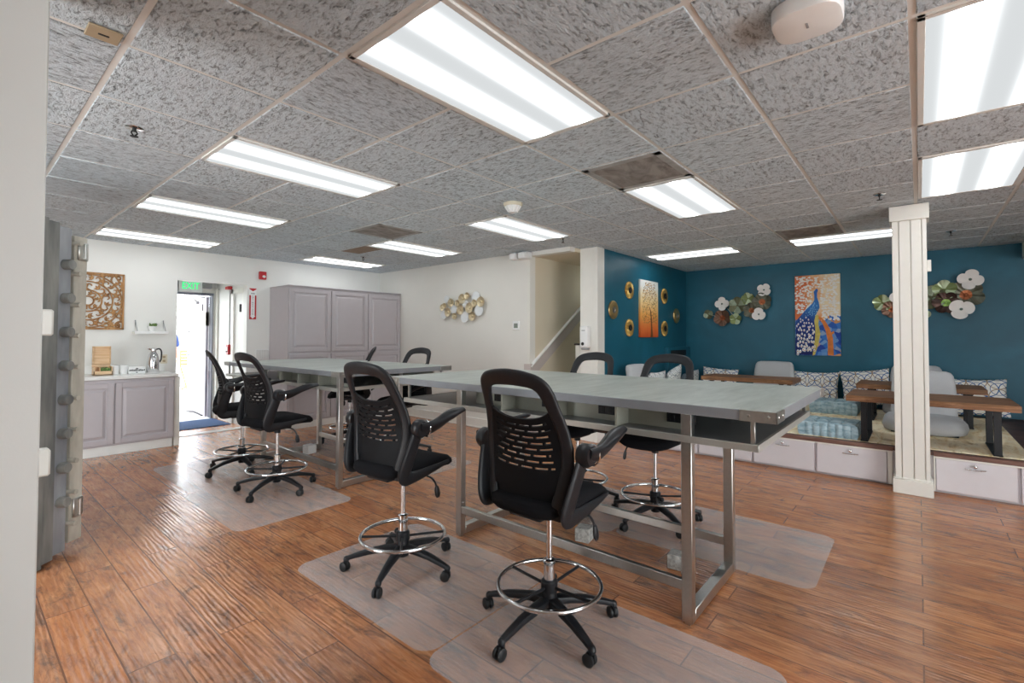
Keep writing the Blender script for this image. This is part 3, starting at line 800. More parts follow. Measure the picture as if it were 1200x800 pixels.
# ================================================================== worktables
def worktable(label, x0, y0, y1, ly0, ly1, sy0, sy1):
    """x0: front edge; y0..y1: top; ly0, ly1: leg frames (outer faces); sy0..sy1: shelf"""
    t = thing('worktable', label, 'table', (x0, y0, 0), 0, 'long standing-height worktables')
    Y = lambda y: y-y0
    W, Ln = 1.345, y1-y0
    b = MB(); b.box(.004, W-.004, .004, Ln-.004, 1.008, 1.055, .002); b.mi = 1
    # edge band
    b.box(0, .012, 0, Ln, 1.006, 1.0535, .002); b.box(W-.012, W, 0, Ln, 1.006, 1.0535, .002); b.box(.012, W-.012, 0, .012, 1.006, 1.0535); b.box(.012, W-.012, Ln-.012, Ln, 1.006, 1.0535)
    b.build('tabletop', [M['tabletop'], M['edge']], t)
    for (cx, sx) in ((0, 1), (W, -1)):
        for (cy, sy) in ((0, 1), (Ln, -1)):
            b = MB()
            a = sorted((cx-.004*sx, cx+.002*sx)); q = sorted((cy-.004*sy, cy+.15*sy)); b.box(a[0], a[1], q[0], q[1], 1.004, 1.0545, .001)
            a = sorted((cx-.004*sx, cx+.15*sx)); q = sorted((cy-.004*sy, cy+.002*sy)); b.box(a[0], a[1], q[0], q[1], 1.004, 1.0545, .001)
            for k in (.03, .11):
                b.sphere((cx-.005*sx, cy+k*sy, 1.03), (.003, .007, .007), 10, 6); b.sphere((cx+k*sx, cy-.005*sy, 1.03), (.007, .003, .007), 10, 6)
            b.build('corner_plate', M['nickel'], t)
    xs = 1.30
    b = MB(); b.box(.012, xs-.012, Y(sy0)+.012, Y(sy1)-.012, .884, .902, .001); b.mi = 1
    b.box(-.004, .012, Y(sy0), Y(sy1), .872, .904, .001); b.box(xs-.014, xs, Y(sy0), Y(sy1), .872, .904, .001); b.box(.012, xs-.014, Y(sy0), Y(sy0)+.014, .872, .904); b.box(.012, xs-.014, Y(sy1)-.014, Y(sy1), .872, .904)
    b.build('shelf', [M['dark_steel'], M['steel_pale']], t)
    # back panels down the middle with black outlets, dividers between the bays
    b = MB(); b.box(.15, .162, Y(ly0)+.05, Y(ly1)-.05, .902, 1.008); b.build('back_panel', M['bay'], t)
    b = MB(); b.box(1.14, 1.152, Y(ly0)+.05, Y(ly1)-.05, .902, 1.008)
    b.build('back_panel', M['bay'], t)
    n = 4
    for k in range(1, n):
        y = Y(ly0) + (ly1-ly0)*k/n
        b = MB(); b.box(.016, .15, y-.007, y+.007, .902, 1.008, .001); b.build('divider', M['bay'], t)
        b = MB(); b.box(1.152, 1.28, y-.007, y+.007, .902, 1.008, .001); b.build('divider', M['bay'], t)
    for k in range(n):
        y = Y(ly0) + (ly1-ly0)*(k+.5)/n - .1
        b = MB(); b.box(.14, .15, y-.075, y+.075, .935, .985, .002)
        for q in (-.045, 0, .045): b.box(.138, .142, y+q-.013, y+q+.013, .945, .975, .002)
        b.build('power_outlet', M['black'], t)
    for y in (Y(sy0)+.03, Y(sy1)-.03):
        for x in (.02, xs-.04):
            b = MB(); b.box(x, x+.018, y-.009, y+.009, .902, 1.008, .001); b.build('spacer_post', M['nickel'], t)
    for (y, s) in ((Y(ly0), 1), (Y(ly1), -1)):
        q = sorted((y, y+.052*s))
        for x in (.0, .655):
            b = MB(); b.box(x, x+.045, q[0], q[1], .012, 1.008, .003)
            b.box(x+.008, x+.037, q[0]+.012, q[1]-.012, 0, .013); b.build('leg', M['nickel'], t)
        b = MB(); b.box(.045, .655, q[0], q[1], .012, .068, .003); b.build('foot_rail', M['nickel'], t)
    for x in (.004, .66):
        b = MB(); b.box(x, x+.03, Y(ly0)+.05, Y(ly1)-.05, .158, .208, .003)
        for y in (Y(ly0)+.055, Y(ly1)-.055): b.sphere((x+.015, y, .235), (.012, .006, .006), 8, 6)
        b.build('stretcher', M['nickel'], t)
    return t
worktable('grey-topped standing worktable nearest the camera, with steel frame', 2.315, .47, 3.27, .835, 2.47, .54, 3.06)
worktable('grey-topped standing worktable in front of the tall grey cabinets', 2.305, 3.985, 6.76, 3.995, 5.65, 4.03, 6.7)

# ================================================================== chairs
def back_x(z): return interp([(.56, -.222), (.64, -.222), (.72, -.216), (.80, -.208), (.88, -.206), (.96, -.218), (1.03, -.24), (1.12, -.278), (1.24, -.335)], z)
def half_w(z): return interp([(.6, .196), (.66, .208), (.72, .226), (.80, .244), (.86, .248), (.95, .236), (1.04, .218), (1.10, .205), (1.14, .195), (1.19, .165)], z)
def back_pt(y, z): return Vector((back_x(z) + .75*y*y, y, z))
def back_n(y, z):
    dz = (back_x(z+.01)-back_x(z-.01))/.02
    return Vector((1, -1.5*y, -dz)).normalized()
def make_chair():
    t = thing('drafting_chair', 'x', 'chair', (0, 0, 0), 0, 'black mesh drafting chairs round the worktables')
    # star base
    b = MB(); b.lathe([(0, .07), (.032, .075), (.04, .12), (.034, .165), (.027, .2), (0, .2)], 20)
    for k in range(5):
        a = 2*PI*k/5; d = Vector((cos(a), sin(a), 0)); up = Vector((0, 0, 1))
        pts = [d*.02+up*.125, d*.1+up*.122, d*.2+up*.108, d*.28+up*.088, d*.325+up*.075]
        nr = [up]*5
        b.sweep(pts, nr, [.03, .027, .022, .018, .015], [.022, .02, .017, .014, .012], 10, power=.7)
        b.sphere(d*.325+up*.07, (.018, .018, .02), 10, 8)
    base = b.build('star_base', M['black'], t)
    rc = random.Random(4)
    for k in range(5):
        a = 2*PI*k/5; d = Vector((cos(a), sin(a), 0)); ca = rc.uniform(0, 2*PI)
        w = Vector((cos(ca), sin(ca), 0)); c = d*.325 + w*.012 + Vector((0, 0, .0275)); ax = Vector((-w.y, w.x, 0))
        b = MB()
        for s in (-1, 1):
            mt = Matrix.Translation(c+ax*.013*s) @ ax.to_track_quat('Z', 'Y').to_matrix().to_4x4()
            b.lathe([(.0, -.010), (.02, -.010), (.027, -.005), (.027, .005), (.02, .010), (0, .010)], 18, mt)
        b.box(-.03, .01, -.006, .006, -.002, .03, .003, Matrix.Translation(c) @ Matrix.Rotation(ca, 4, 'Z'))
        b.tube([d*.325+Vector((0, 0, .04)), d*.325+Vector((0, 0, .085))], .009, 8)
        b.build('caster', M['rubber'], base)
    b = MB(); b.lathe([(0, .17), (.027, .17), (.027, .30), (.0295, .30), (.0295, .315), (.022, .32), (.0, .32)], 24); b.tube([(0, 0, .3), (0, 0, .56)], .014, 16); b.build('gas_column', M['chrome'], t)
    fr = MB()
    fr.tube([(.245*cos(2*PI*k/56), .245*sin(2*PI*k/56), .20) for k in range(56)], .0105, 10, closed=True)
    ring = fr.build('foot_ring', M['chrome'], t)
    b = MB(); b.lathe([(.028, .165), (.04, .17), (.04, .215), (.031, .225), (.028, .225)], 20)
    for k in range(4):
        a = PI/2*k+.55; b.tube([(.03*cos(a), .03*sin(a), .19), (.238*cos(a), .238*sin(a), .2)], .0075, 8)
    b.tube([(.03, -.02, .19), (.065, -.045, .19)], .008, 8); b.sphere((.075, -.05, .19), (.018, .018, .018), 12, 8)
    b.build('ring_spokes', M['black'], ring)
    # seat mechanism and lever
    b = MB(); b.box(-.11, .1, -.07, .07, .545, .585, .01); b.box(-.2, .0, -.09, .09, .565, .592, .008); b.cyl((0, 0, .51), (0, 0, .55), .026, 16)
    b.build('seat_mechanism', M['black'], t)
    b = MB(); b.tube(spline([(.04, -.06, .565), (.05, -.17, .555), (.06, -.2, .53), (.065, -.21, .50)], 4), .006, 8)
    b.sweep([(.065, -.21, .505), (.068, -.212, .48), (.072, -.214, .455), (.074, -.215, .44)], [(0, 1, 0)]*4, [.012, .019, .02, .012], [.008, .011, .01, .006], 10)
    b.build('lever', M['black_gloss'], t)
    # seat cushion
    b = MB(); nu, nv = 26, 22; vs, fs = [], []
    for i in range(nu+1):
        th = 2*PI*i/nu if i < nu else 0
    rings = []
    prof = [(.0, .0), (.72, .0), (.93, .012), (1.0, .034), (.985, .058), (.9, .078), (.6, .088), (.0, .09)]
    n = 40; vs = []; fs = []
    for (q, h) in prof:
        for k in range(n):
            th = 2*PI*k/n; c, s = cos(th), sin(th)
            ex = .27*math.copysign(abs(c)**.55, c); ey = .222*math.copysign(abs(s)**.55, s)
            x = ex*q + .005; y = ey*q
            fall = -.028*max(0, (x-.12)/.15)**2 + .012*(abs(y)/.24)**2 - .01*(x < -.1)*(abs(y)/.24)
            vs.append((x, y, .588+h*(1-.12*max(0, x/.27)) + fall))
    for i in range(len(prof)-1):
        for k in range(n): fs.append([i*n+k, i*n+(k+1) % n, (i+1)*n+(k+1) % n, (i+1)*n+k])
    b.add(vs, fs); b.build('seat', M['fabric_black'], t, 60)
    # outer frame of the backrest
    def arch(side):
        zs = [.60, .66, .74, .82, .90, .97, 1.03, 1.09]
        return [(side*half_w(z), z) for z in zs]
    top = spline([(half_w(1.09), 1.09), (.193, 1.15), (.168, 1.20), (.115, 1.23), (0, 1.24), (-.115, 1.23), (-.168, 1.20), (-.193, 1.15), (-half_w(1.09), 1.09)], 5)
    path = arch(1)[:-1] + top + arch(-1)[:-1][::-1]
    pts = [back_pt(y, z) for y, z in path]; nr = [back_n(y, z) for y, z in path]
    wd = [interp([(.6, .028), (.8, .03), (.95, .027), (1.08, .029), (1.16, .034), (1.24, .037)], z) for y, z in path]
    # keep the outer outline: move the path inwards by its half width
    pin = []
    for (y, z), p, a in zip(path, pts, wd):
        k = max(0, (z-1.06)/.17)
        pin.append(back_pt(y - math.copysign(min(abs(y), a*(1-k*.6)), y), z - a*.9*min(1, k)))
    b = MB(); b.sweep(pin, nr, wd, [.0125]*len(pin), 14, power=.75); bf = b.build('back_frame', M['black'], t, 50)
    # slatted panel
    b = MB(); NU, NV = 40, 36
    def zrow(v):
        return .70 + v*.33
    def fn(u, v):
        yy = (u*2-1); z = zrow(v)
        z2 = z + .055*abs(yy)**3*v - .012*(1-yy*yy)*v
        y = yy*(half_w(z2)-.025)
        return back_pt(y, z2) - Vector((.001, 0, 0)), back_n(y, z2)
    def skip(i, j):
        r = j-9
        if 0 <= r < 24 and r % 3 == 2 and 5 <= i < 35:
            lo, hi = 5+(r//3) % 3, 35-(r//3) % 2
            return lo <= i < hi and (i+(r//3)*3) % 7 != 0
        return False
    b.sheet(fn, NU, NV, .012, skip); b.build('back_slats', M['slat'], t, 30)
    # lower closed panel of the backrest
    b = MB()
    def fn2(u, v):
        y = (u*2-1)*(half_w(.66)-.02); z = .618 + v*.10 + .02*(u*2-1)**2
        return back_pt(y, z) + Vector((.012, 0, 0)), back_n(y, z)
    b.sheet(fn2, 16, 4, .014); b.build('lumbar_panel', M['slat'], t, 40)
    # side bracket, armrest and pivot, left and right
    for s in (-1, 1):
        y = .262*s
        P = spline([(-.13, y*1.04, .915), (-.15, y*1.03, .85), (-.178, y*.98, .76), (-.198, y*.92, .68), (-.203, y*.885, .64), (-.185, y*.865, .61), (-.125, y*.865, .607), (-.03, y*.88, .617), (.06, y*.9, .63), (.14, y*.9, .643)], 5)
        N_ = len(P)
        b = MB(); b.sweep(P, [(0, 1, 0)]*N_, [interp([(0, .034), (.3, .044), (.5, .044), (.75, .026), (1, .008)], k/(N_-1)) for k in range(N_)], [interp([(0, .012), (.7, .014), (1, .006)], k/(N_-1)) for k in range(N_)], 12, power=.75)
        b.build('side_bracket', M['black'], t, 50)
        P = spline([(-.16, .296*s, .872), (-.1, .302*s, .876), (-.03, .304*s, .892), (.05, .302*s, .92), (.14, .296*s, .938), (.215, .288*s, .943)], 5)
        N_ = len(P)
        b = MB(); b.sweep(P, [(0, .55*s, .83)]*N_, [interp([(0, .02), (.3, .026), (.7, .032), (1, .016)], k/(N_-1)) for k in range(N_)], [interp([(0, .05), (.25, .044), (.6, .022), (1, .008)], k/(N_-1)) for k in range(N_)], 14, power=.85)
        mt = Matrix.Translation((-.142, .272*s, .88)) @ Matrix.Rotation(PI/2*-s, 4, 'X')
        b.lathe([(0, -.012), (.046, -.012), (.05, -.004), (.05, .028), (.04, .044), (.0, .047)], 22, mt)
        ar = b.build('armrest', M['black_gloss'], t, 45)
        b = MB()
        b.tube([(-.108, .301*s+.031*cos(2*PI*k/28), .877+.043*sin(2*PI*k/28)) for k in range(28)], .0045, 8, closed=True); b.build('pivot_ring', M['chrome'], ar)
    return t
CH = make_chair()
chairs = [
    # x, y, yaw, star offset, label
    (1.888, 1.362, 1, 33, 'black mesh drafting chair nearest the camera, at the front of the near worktable'),
    (1.787, 2.364, 5, 66, 'black mesh drafting chair at the far end of the near worktable, camera side'),
    (1.942, 4.406, 4, 66, 'black mesh drafting chair on the overlapping floor mats, nearer of the left pair'),
    (2.0, 5.35, -14, 50, 'black mesh drafting chair nearest the open exterior door'),
    (3.46, 1.52, 181, 20, 'black mesh drafting chair across the near worktable, backed by the teal corner and pillows'),
    (3.45, 2.20, 180, 10, 'black mesh drafting chair across the near worktable, in front of the white pillar'),
    (3.45, 4.60, 188, 40, 'black mesh drafting chair behind the far worktable, in front of the blank white wall'),
    (3.45, 5.72, 150, 15, 'black mesh drafting chair behind the far worktable, seen against the tall cabinets'),
]
ROOTS = []
for k, (x, y, yaw, so, lab) in enumerate(chairs):
    if k == 0: o = CH; o.location = (x, y, 0); o.rotation_euler.z = math.radians(yaw); o['label'] = lab
    else: o = dup(CH, (x, y, 0), math.radians(yaw), lab)
    ROOTS.append((o, so-yaw))
for o, so in ROOTS:
    for ch in o.children:
        if ch.name.startswith('star_base'): ch.rotation_euler.z = math.radians(so)
        if ch.name.startswith('foot_ring'): ch.rotation_euler.z = math.radians(so*1.7)
        if ch.name.startswith('armrest') and o.location.x > 3:      # arms let down a little to pass under the shelf
            pv = Vector((-.142, 0, .88)); ch.matrix_basis = Matrix.Translation(pv) @ Matrix.Rotation(math.radians(30), 4, 'Y') @ Matrix.Translation(-pv)

# ================================================================== floor mats
def vinyl(label, x0, y0, z, w=.92, l=1.22, r=.09):
    b = MB(); poly = []
    for (cx, cy, a0) in ((w-r, l-r, 0), (r, l-r, PI/2), (r, r, PI), (w-r, r, 1.5*PI)):
        for k in range(9): poly.append((cx+r*cos(a0+PI/2*k/8), cy+r*sin(a0+PI/2*k/8)))
    b.prism(poly, 0, .003, Matrix.Identity(4))
    o = b.build('chair_mat', M['vinyl'], None, 38, (x0, y0, z))
    tag(o, label, 'floor mat', 'clear chair mats under the drafting chairs')
vinyl('clear chair mat under the nearest drafting chair', 1.33, .41, .0005)
vinyl('clear chair mat on the floor between the two front chairs', 1.36, 1.64, .0005)
vinyl('clear chair mat at the nearer front of the far worktable', 1.34, 3.65, .0005)
vinyl('clear chair mat at the front of the far worktable toward the door', 1.40, 4.875, .0005)
vinyl('clear chair mat sticking out past the right end of the near worktable', 3.06, .45, .0005)
vinyl('clear chair mat behind the near worktable, under the chair by the pillar', 3.02, 1.68, .0005)
vinyl('clear chair mat under the chair facing the blank white wall', 2.85, 3.72, .0005)
vinyl('clear chair mat behind the far worktable near the tall cabinets', 2.85, 4.95, .0005)
# concrete blocks on the floor under the tables
def block(lab, x, y, rz, m, s=.1):
    b = MB(); b.box(-s/2, s/2, -s/2, s/2, 0, s*.9, .004)
    o = b.build('concrete_block', m, None, 38, (x, y, 0)); o.rotation_euler.z = rz
    tag(o, lab, 'block', 'small blocks on the floor under the worktables')
block('small grey concrete block under the near worktable, farther from the leg frame', 2.83, 1.75, .2, M['concrete'])
block('small grey concrete block beside the front right leg of the near worktable', 2.86, 1.12, .1, M['concrete'], .095)
block('small white block at the back leg of the far worktable', 2.80, 5.5, .15, M['white_plastic'], .11)
# ================================================================== platform with drawers
PZ = .36; PX = 5.70
pl = thing('storage_platform', 'raised lounge platform with pale drawer fronts and dark wood nosing', 'platform', (PX, 0, 0))
b = MB(); b.box(.03, XB-PX-.002, -3.2, YB-.002, .02, PZ-.03); b.box(.06, XB-PX-.01, -3.2, YB-.01, 0, .03); b.build('carcass', M['cab_drawer'], pl)
b = MB(); b.box(.0, XB-PX-.002, -3.2, YB-.002, PZ-.03, PZ, .002); b.build('deck', M['deck'], pl)
b = MB(); b.box(-.012, .045, -3.2, -.09, PZ-.034, PZ+.004, .004); b.box(-.012, .045, .195, YB-.025, PZ-.034, PZ+.004, .004); b.build('nosing', M['nosing'], pl)
bounds = [(-1.78, -1.21), (-1.195, -.625), (-.61, -.1), (.235, .80), (.815, 1.385), (1.4, 1.97), (1.985, 2.555), (2.57, 3.14)]
for (y0, y1) in bounds:
    b = MB(); b.box(-.002, .03, y0+.004, y1-.004, .028, PZ-.05, .003); dr = b.build('drawer', M['cab_drawer'], pl)
    b = MB(); yc = (y0+y1)/2
    b.tube([(-.028, yc-.065, .255), (-.03, yc, .25), (-.028, yc+.065, .255)], .005, 8)
    for s in (-.035, .035): b.tube([(-.002, yc+s, .253), (-.03, yc+s, .252)], .006, 8)
    b.sphere((-.02, yc, .278), (.016, .017, .017), 12, 8); b.build('handle', M['chrome'], dr)
b = MB(); b.box(-.006, .03, -3.2, -.09, PZ-.05, PZ-.032, .002); b.box(-.006, .03, .195, YB-.01, PZ-.05, PZ-.032, .002); b.box(-.004, .03, .2, .233, .02, PZ-.05, .002); b.box(-.004, .03, -.1, -.09, .02, PZ-.05, .002)
b.build('face_frame', M['trim'], pl)
b = MB(); b.box(5.80, 8.45, -.72, 3.02, PZ, PZ+.008, .003)
tag(b.build('area_rug', M['rug']), 'cream and tan marbled rug covering the raised platform', 'rug')
RZ = PZ+.008
# low live-edge tables
def low_table(lab, x, y, w, l, rz=0):
    t = thing('low_table', lab, 'table', (x, y, RZ), rz, 'low wooden tables on the platform')
    rr = random.Random(int(x*100))
    b = MB(); n = 22; poly = []
    for k in range(n+1): poly.append((-w/2+rr.uniform(-.006, .006), -l/2+l*k/n))
    for k in range(n+1): poly.append((w/2+rr.uniform(-.006, .006), l/2-l*k/n))
    b.prism(poly, .385, .44, Matrix.Identity(4)); b.build('tabletop', M['bench_wood'], t, 50)
    for s in (-1, 1):
        b = MB(); y_ = s*(l/2-.14)
        for xx in (-w/2+.03, w/2-.03-.02): b.box(xx, xx+.022, y_-.025, y_+.025, 0, .39, .003)
        b.box(-w/2+.03, w/2-.03, y_-.03, y_+.03, 0, .012, .002); b.box(-w/2+.03, w/2-.03, y_-.03, y_+.03, .375, .39, .002)
        b.box(-w/2+.02, -w/2+.06, y_-.03, y_+.03, .382, .392); b.build('leg_frame', M['black'], t)
    return t
low_table('low wooden table with black steel legs at the front of the platform', 6.12, -.045, .72, 1.2)
low_table('low wooden table with black steel legs behind the front floor chair', 7.62, .015, .68, 1.16)
low_table('low wooden table in front of the floor chair left of the peacock painting', 7.5, 1.86, .6, 1.18)
# grey floor chairs
def floor_chair(lab, x, y, rz, first=[]):
    """seat front towards local +x"""
    if first:
        return dup(first[0], (x, y, RZ), rz, lab)
    t = thing('floor_chair', lab, 'floor chair', (x, y, RZ), rz, 'grey floor chairs on the platform')
    b = MB(); n = 44; vs, fs = [], []
    prof = [(.0, .0), (.8, .0), (.95, .02), (1.0, .07), (.97, .12), (.86, .155), (.55, .17), (0, .172)]
    for (q, h) in prof:
        for k in range(n):
            th = 2*PI*k/n; c, s = cos(th), sin(th)
            p_ = .6
            x_ = .36*math.copysign(abs(c)**p_, c)*q; y_ = .355*math.copysign(abs(s)**p_, s)*q
            wr = .004*sin(k*5.1)*(q > .8)
            vs.append((x_*(1+wr*3), y_*(1+wr*3), h+wr))
    for i in range(len(prof)-1):
        for k in range(n): fs.append([i*n+k, i*n+(k+1) % n, (i+1)*n+(k+1) % n, (i+1)*n+k])
    b.add(vs, fs); b.build('seat', M['grey_fabric'], t, 60)
    b = MB(); vs, fs = [], []
    zs = [(.10, .25), (.16, .29), (.24, .285), (.262, .28), (.28, .285), (.36, .285), (.382, .278), (.40, .283), (.5, .275), (.58, .262), (.615, .24), (.63, .2), (.635, .0)]
    n = 36
    for (z, hw) in zs:
        xc = -.25 - .22*(z-.1); th_ = .062 if z < .6 else .062*(.65-z)/.05+.01
        if z in (.262, .382): th_ = .052
        for k in range(n):
            a = 2*PI*k/n; c, s = cos(a), sin(a)
            vs.append((xc + th_*math.copysign(abs(c)**.6, c), hw*math.copysign(abs(s)**.45, s), z))
    for i in range(len(zs)-1):
        for k in range(n): fs.append([i*n+k, i*n+(k+1) % n, (i+1)*n+(k+1) % n, (i+1)*n+k])
    fs.append(list(range(n))[::-1]); b.add(vs, fs); b.build('backrest', M['grey_fabric'], t, 60)
    b = MB(); b.box(-.25, .28, -.27, .27, 0, .02, .006); b.build('base', M['black'], t)
    first.append(t)
    return t
floor_chair('grey floor chair behind the column, between the two right low tables', 6.86, -.03, PI)
floor_chair('grey floor chair behind the column, against the teal end wall', 8.18, .03, PI)
floor_chair('grey floor chair left of the peacock painting, behind the low table', 8.05, 1.73, PI)
floor_chair('grey floor chair against the teal side wall under the gold discs', 6.17, 2.62, -PI/2)
# pillows
def pillow(lab, x, y, z, rx, rz, m, w=.58, h=.5, th=.16, group='patterned pillows on the platform', roll=0.0):
    """upright pillow, faces along local x"""
    b = MB(); N_ = 18
    def pt(u, v, s):
        a, c = u*2-1, v*2-1
        pin = 1-.07*(1-abs(a)**2)*abs(c)**3 - .0
        pin2 = 1-.07*(1-abs(c)**2)*abs(a)**3
        bulge = (max(0, (1-a*a)*(1-c*c)))**.42
        return (a*w/2*pin2, c*h/2*pin, s*th/2*bulge)
    vs, fs = [], []
    for s in (1, -1):
        o = len(vs)
        for i in range(N_+1):
            for j in range(N_+1): vs.append(pt(i/N_, j/N_, s))
        for i in range(N_):
            for j in range(N_): fs.append([o+i*(N_+1)+j, o+(i+1)*(N_+1)+j, o+(i+1)*(N_+1)+j+1, o+i*(N_+1)+j+1])
    b.add(vs, fs)
    o = b.build('throw_pillow', m, None, 70, (x, y, z))
    # local (a, c, n) -> a along y, c up, n along x
    o.matrix_world = Matrix.Translation((x, y, z)) @ Matrix.Rotation(rz, 4, 'Z') @ Matrix.Rotation(rx, 4, 'Y') @ Matrix(((0, 0, 1, 0), (1, 0, 0, 0), (0, 1, 0, 0), (0, 0, 0, 1))) @ Matrix.Rotation(roll, 4, 'Z')
    tag(o, lab, 'pillow', group); return o
pillow('patterned white pillow under the peacock painting, left of the pair', 8.44, 1.19, .62, .28, 0, M['pillow'], .6, .5)
pillow('patterned white pillow right of the peacock painting, tilted onto one corner', 8.43, .575, .665, .3, 0, M['pillow'], .58, .52, roll=-.12)
pillow('patterned white pillow at the far right end of the teal wall', 8.43, -.56, .625, .3, 0, M['pillow'], .56, .48, roll=-.04)
pillow('patterned white pillow in the teal corner, left of the floor chair', 8.42, 2.57, .625, .3, 0, M['pillow'], .58, .48, roll=.05)
pillow('patterned white pillow half hidden behind the back floor chair', 8.45, .0, .61, .28, 0, M['pillow'], .5, .47)
G2 = 'grey pillows along the teal side wall'
pillow('grey and white leaf-print pillow beside the floor chair at the teal side wall', 6.76, 2.98, .63, .25, -PI/2, M['pillow_grey'], .54, .5, group=G2)
pillow('grey and white pillow with one corner up at the teal side wall', 7.32, 2.93, .685, .28, -PI/2, M['pillow_grey'], .46, .46, group=G2, roll=.25)
pillow('plain slate grey pillow along the teal side wall', 7.83, 2.92, .6, .3, -PI/2, M['pillow_slate'], .38, .42, group=G2)
pillow('grey and white pillow next to the slate grey one, nearest the teal corner', 8.21, 2.95, .61, .25, -PI/2, M['pillow_grey'], .34, .44, group=G2)
# tufted blue floor cushions
def tufted(lab, x, y, rz, l=.46, w=.4, h=.13, flip=0):
    t = thing('floor_cushion', lab, 'floor cushion', (x, y, RZ), rz, 'blue tufted floor cushions')
    b = MB(); bm = bmesh.new(); bmesh.ops.create_cube(bm, size=1)
    bmesh.ops.subdivide_edges(bm, edges=bm.edges[:], cuts=27, use_grid_fill=True)
    for v in bm.verts:
        a, c, e = v.co.x*2, v.co.y*2, v.co.z*2
        k = 1-.12*abs(e)**6*0
        px, py = a*w/2, c*l/2
        # side channels and top buttons
        ch = .018*abs(sin(3.5*PI*c))**.6*(abs(a) > .98) + .018*abs(sin(3*PI*a))**.6*(abs(c) > .98)
        waist = .012*(1-e*e)
        px += math.copysign((ch+waist)*(abs(a) > .98), a); py += math.copysign((ch+waist)*(abs(c) > .98), c)
        dz = 0
        if abs(e) > .98:
            dz = .026*abs(sin(1.5*PI*(a+1)))**.5*abs(sin(2*PI*(c+1)))**.5 - .012
        v.co = Vector((px, py, h*(e+1)/2 + (dz if e > .9 else 0)))
    b.from_bm(bm)
    body = b.build('cushion', M['blue_fabric'], t, 50)
    b = MB()
    for z in (.006, h-.004):
        pts = []
        for (sx, sy) in ((-1, -1), (1, -1), (1, 1), (-1, 1)): pts.append((sx*w/2, sy*l/2, z))
        full = []
        for i in range(4):
            p, q = Vector(pts[i]), Vector(pts[(i+1) % 4])
            for k in range(12):
                full.append(p.lerp(q, k/12) + Vector((0, 0, .003*sin(k*2.6))))
        b.tube(full, .008, 8, closed=True)
    b.build('piping', M['blue_fabric'], body)
    b = MB()
    for a in (-.33, .33):
        for c in (-.5, 0, .5): b.sphere((a*w/2, c*l/2, h+.004), (.012, .012, .006), 8, 6)
    b.build('tuft_button', M['blue_fabric'], body)
    return t
tufted('blue tufted floor cushion at the front edge of the platform', 6.04, .72, 0, .46, .44, .135)
tufted('blue tufted floor cushion near the patterned pillows', 7.78, .87, 0, .47, .42, .16)
# ================================================================== wall decoration
def ray(px, py): return _F + _R*((px-600)/FPX) + _U*((CY-py)/FPX)
def on_x(px, py, x): d = ray(px, py); return Vector((0, 0, CAM_Z)) + d*(x/d.x)
def on_y(px, py, y): d = ray(px, py); return Vector((0, 0, CAM_Z)) + d*(y/d.y)
# disc sculpture on the white wall
ds = thing('disc_sculpture', 'cluster of white and gold metal discs on the blank white wall', 'wall art', tuple(on_x(545, 360, XW)))
org = on_x(545, 360, XW)
discs = [('m', 200, 275, 92), ('m', 165, 525, 95), ('m', 320, 440, 105), ('m', 495, 350, 88), ('m', 655, 240, 128), ('m', 715, 450, 130), ('m', 490, 555, 125),
         ('g', 145, 405, 82), ('g', 275, 330, 105), ('g', 240, 480, 110), ('g', 340, 540, 80), ('g', 425, 440, 118), ('g', 450, 270, 120), ('g', 540, 225, 84), ('g', 570, 410, 125),
         ('g', 645, 340, 92), ('g', 605, 540, 110), ('g', 755, 315, 120), ('g', 180, 380, 72), ('g', 380, 340, 80)]
TOX = Matrix.Rotation(-PI/2, 4, 'Y')           # local z -> -x
for k, (ty, X, Y, d_) in enumerate(discs):
    p = on_x(510+X/13.34, 330+Y/13.34, XW) - org
    r = d_*1.34/2/1009
    b = MB(); off = .03+.018*((k*7) % 4)/3
    mt = Matrix.Translation((p.x, p.y, p.z)) @ TOX
    if ty == 'm': b.lathe([(0, off-.004), (r, off-.004), (r, off+.001), (r*.97, off+.004), (0, off+.004)], 28, mt)
    else: b.lathe([(0, off-.006), (r*.5, off-.005), (r*.95, off+.012), (r, off+.016), (r*.97, off+.018), (r*.5, off+.001), (r*.22, off+.0), (r*.2, off+.012), (r*.1, off+.016), (0, off+.016)], 24, mt)
    b.tube([(p.x-.001, p.y, p.z), (p.x-off, p.y, p.z)], .004, 6)
    b.build('mirror_disc' if ty == 'm' else 'gold_dish', M['mirror'] if ty == 'm' else M['gold_shell'], ds)
b = MB()
pts = [on_x(510+X/13.34, 330+Y/13.34, XW)-org for _, X, Y, _d in discs]
for i in range(len(pts)):
    j = min((q for q in range(len(pts)) if q != i), key=lambda q: (pts[q]-pts[i]).length)
    b.tube([pts[i]+Vector((-.012, 0, 0)), pts[j]+Vector((-.012, 0, 0))], .004, 6)
b.build('wire_frame', M['steel'], ds)
# metal flower sculptures on the teal end wall
FC = {'w': [plain('petal_white', L(238, 234, 230), .4, var=.02), plain('petal_centre', L(84, 104, 96), .5)],
      'g': [plain('petal_sage', L(146, 160, 138), .35, .5, var=.25, scale=14), plain('petal_olive', L(104, 106, 80), .4, .5, var=.25, scale=14)],
      'l': [plain('petal_celery', L(186, 202, 168), .32, .4, var=.2, scale=14), plain('petal_moss', L(120, 134, 84), .4, .4, var=.2)],
      'b': [plain('petal_umber', L(112, 84, 68), .35, .6, var=.35, scale=16), plain('petal_rust', L(150, 80, 46), .35, .6, var=.3)],
      'd': [plain('petal_dark', L(96, 98, 84), .35, .6, var=.35, scale=16), plain('petal_copper', L(160, 92, 56), .35, .6, var=.3)],
      'k': [plain('petal_black_brown', L(66, 46, 40), .35, .6, var=.35, scale=16), plain('petal_lime', L(150, 190, 96), .4, .3)]}
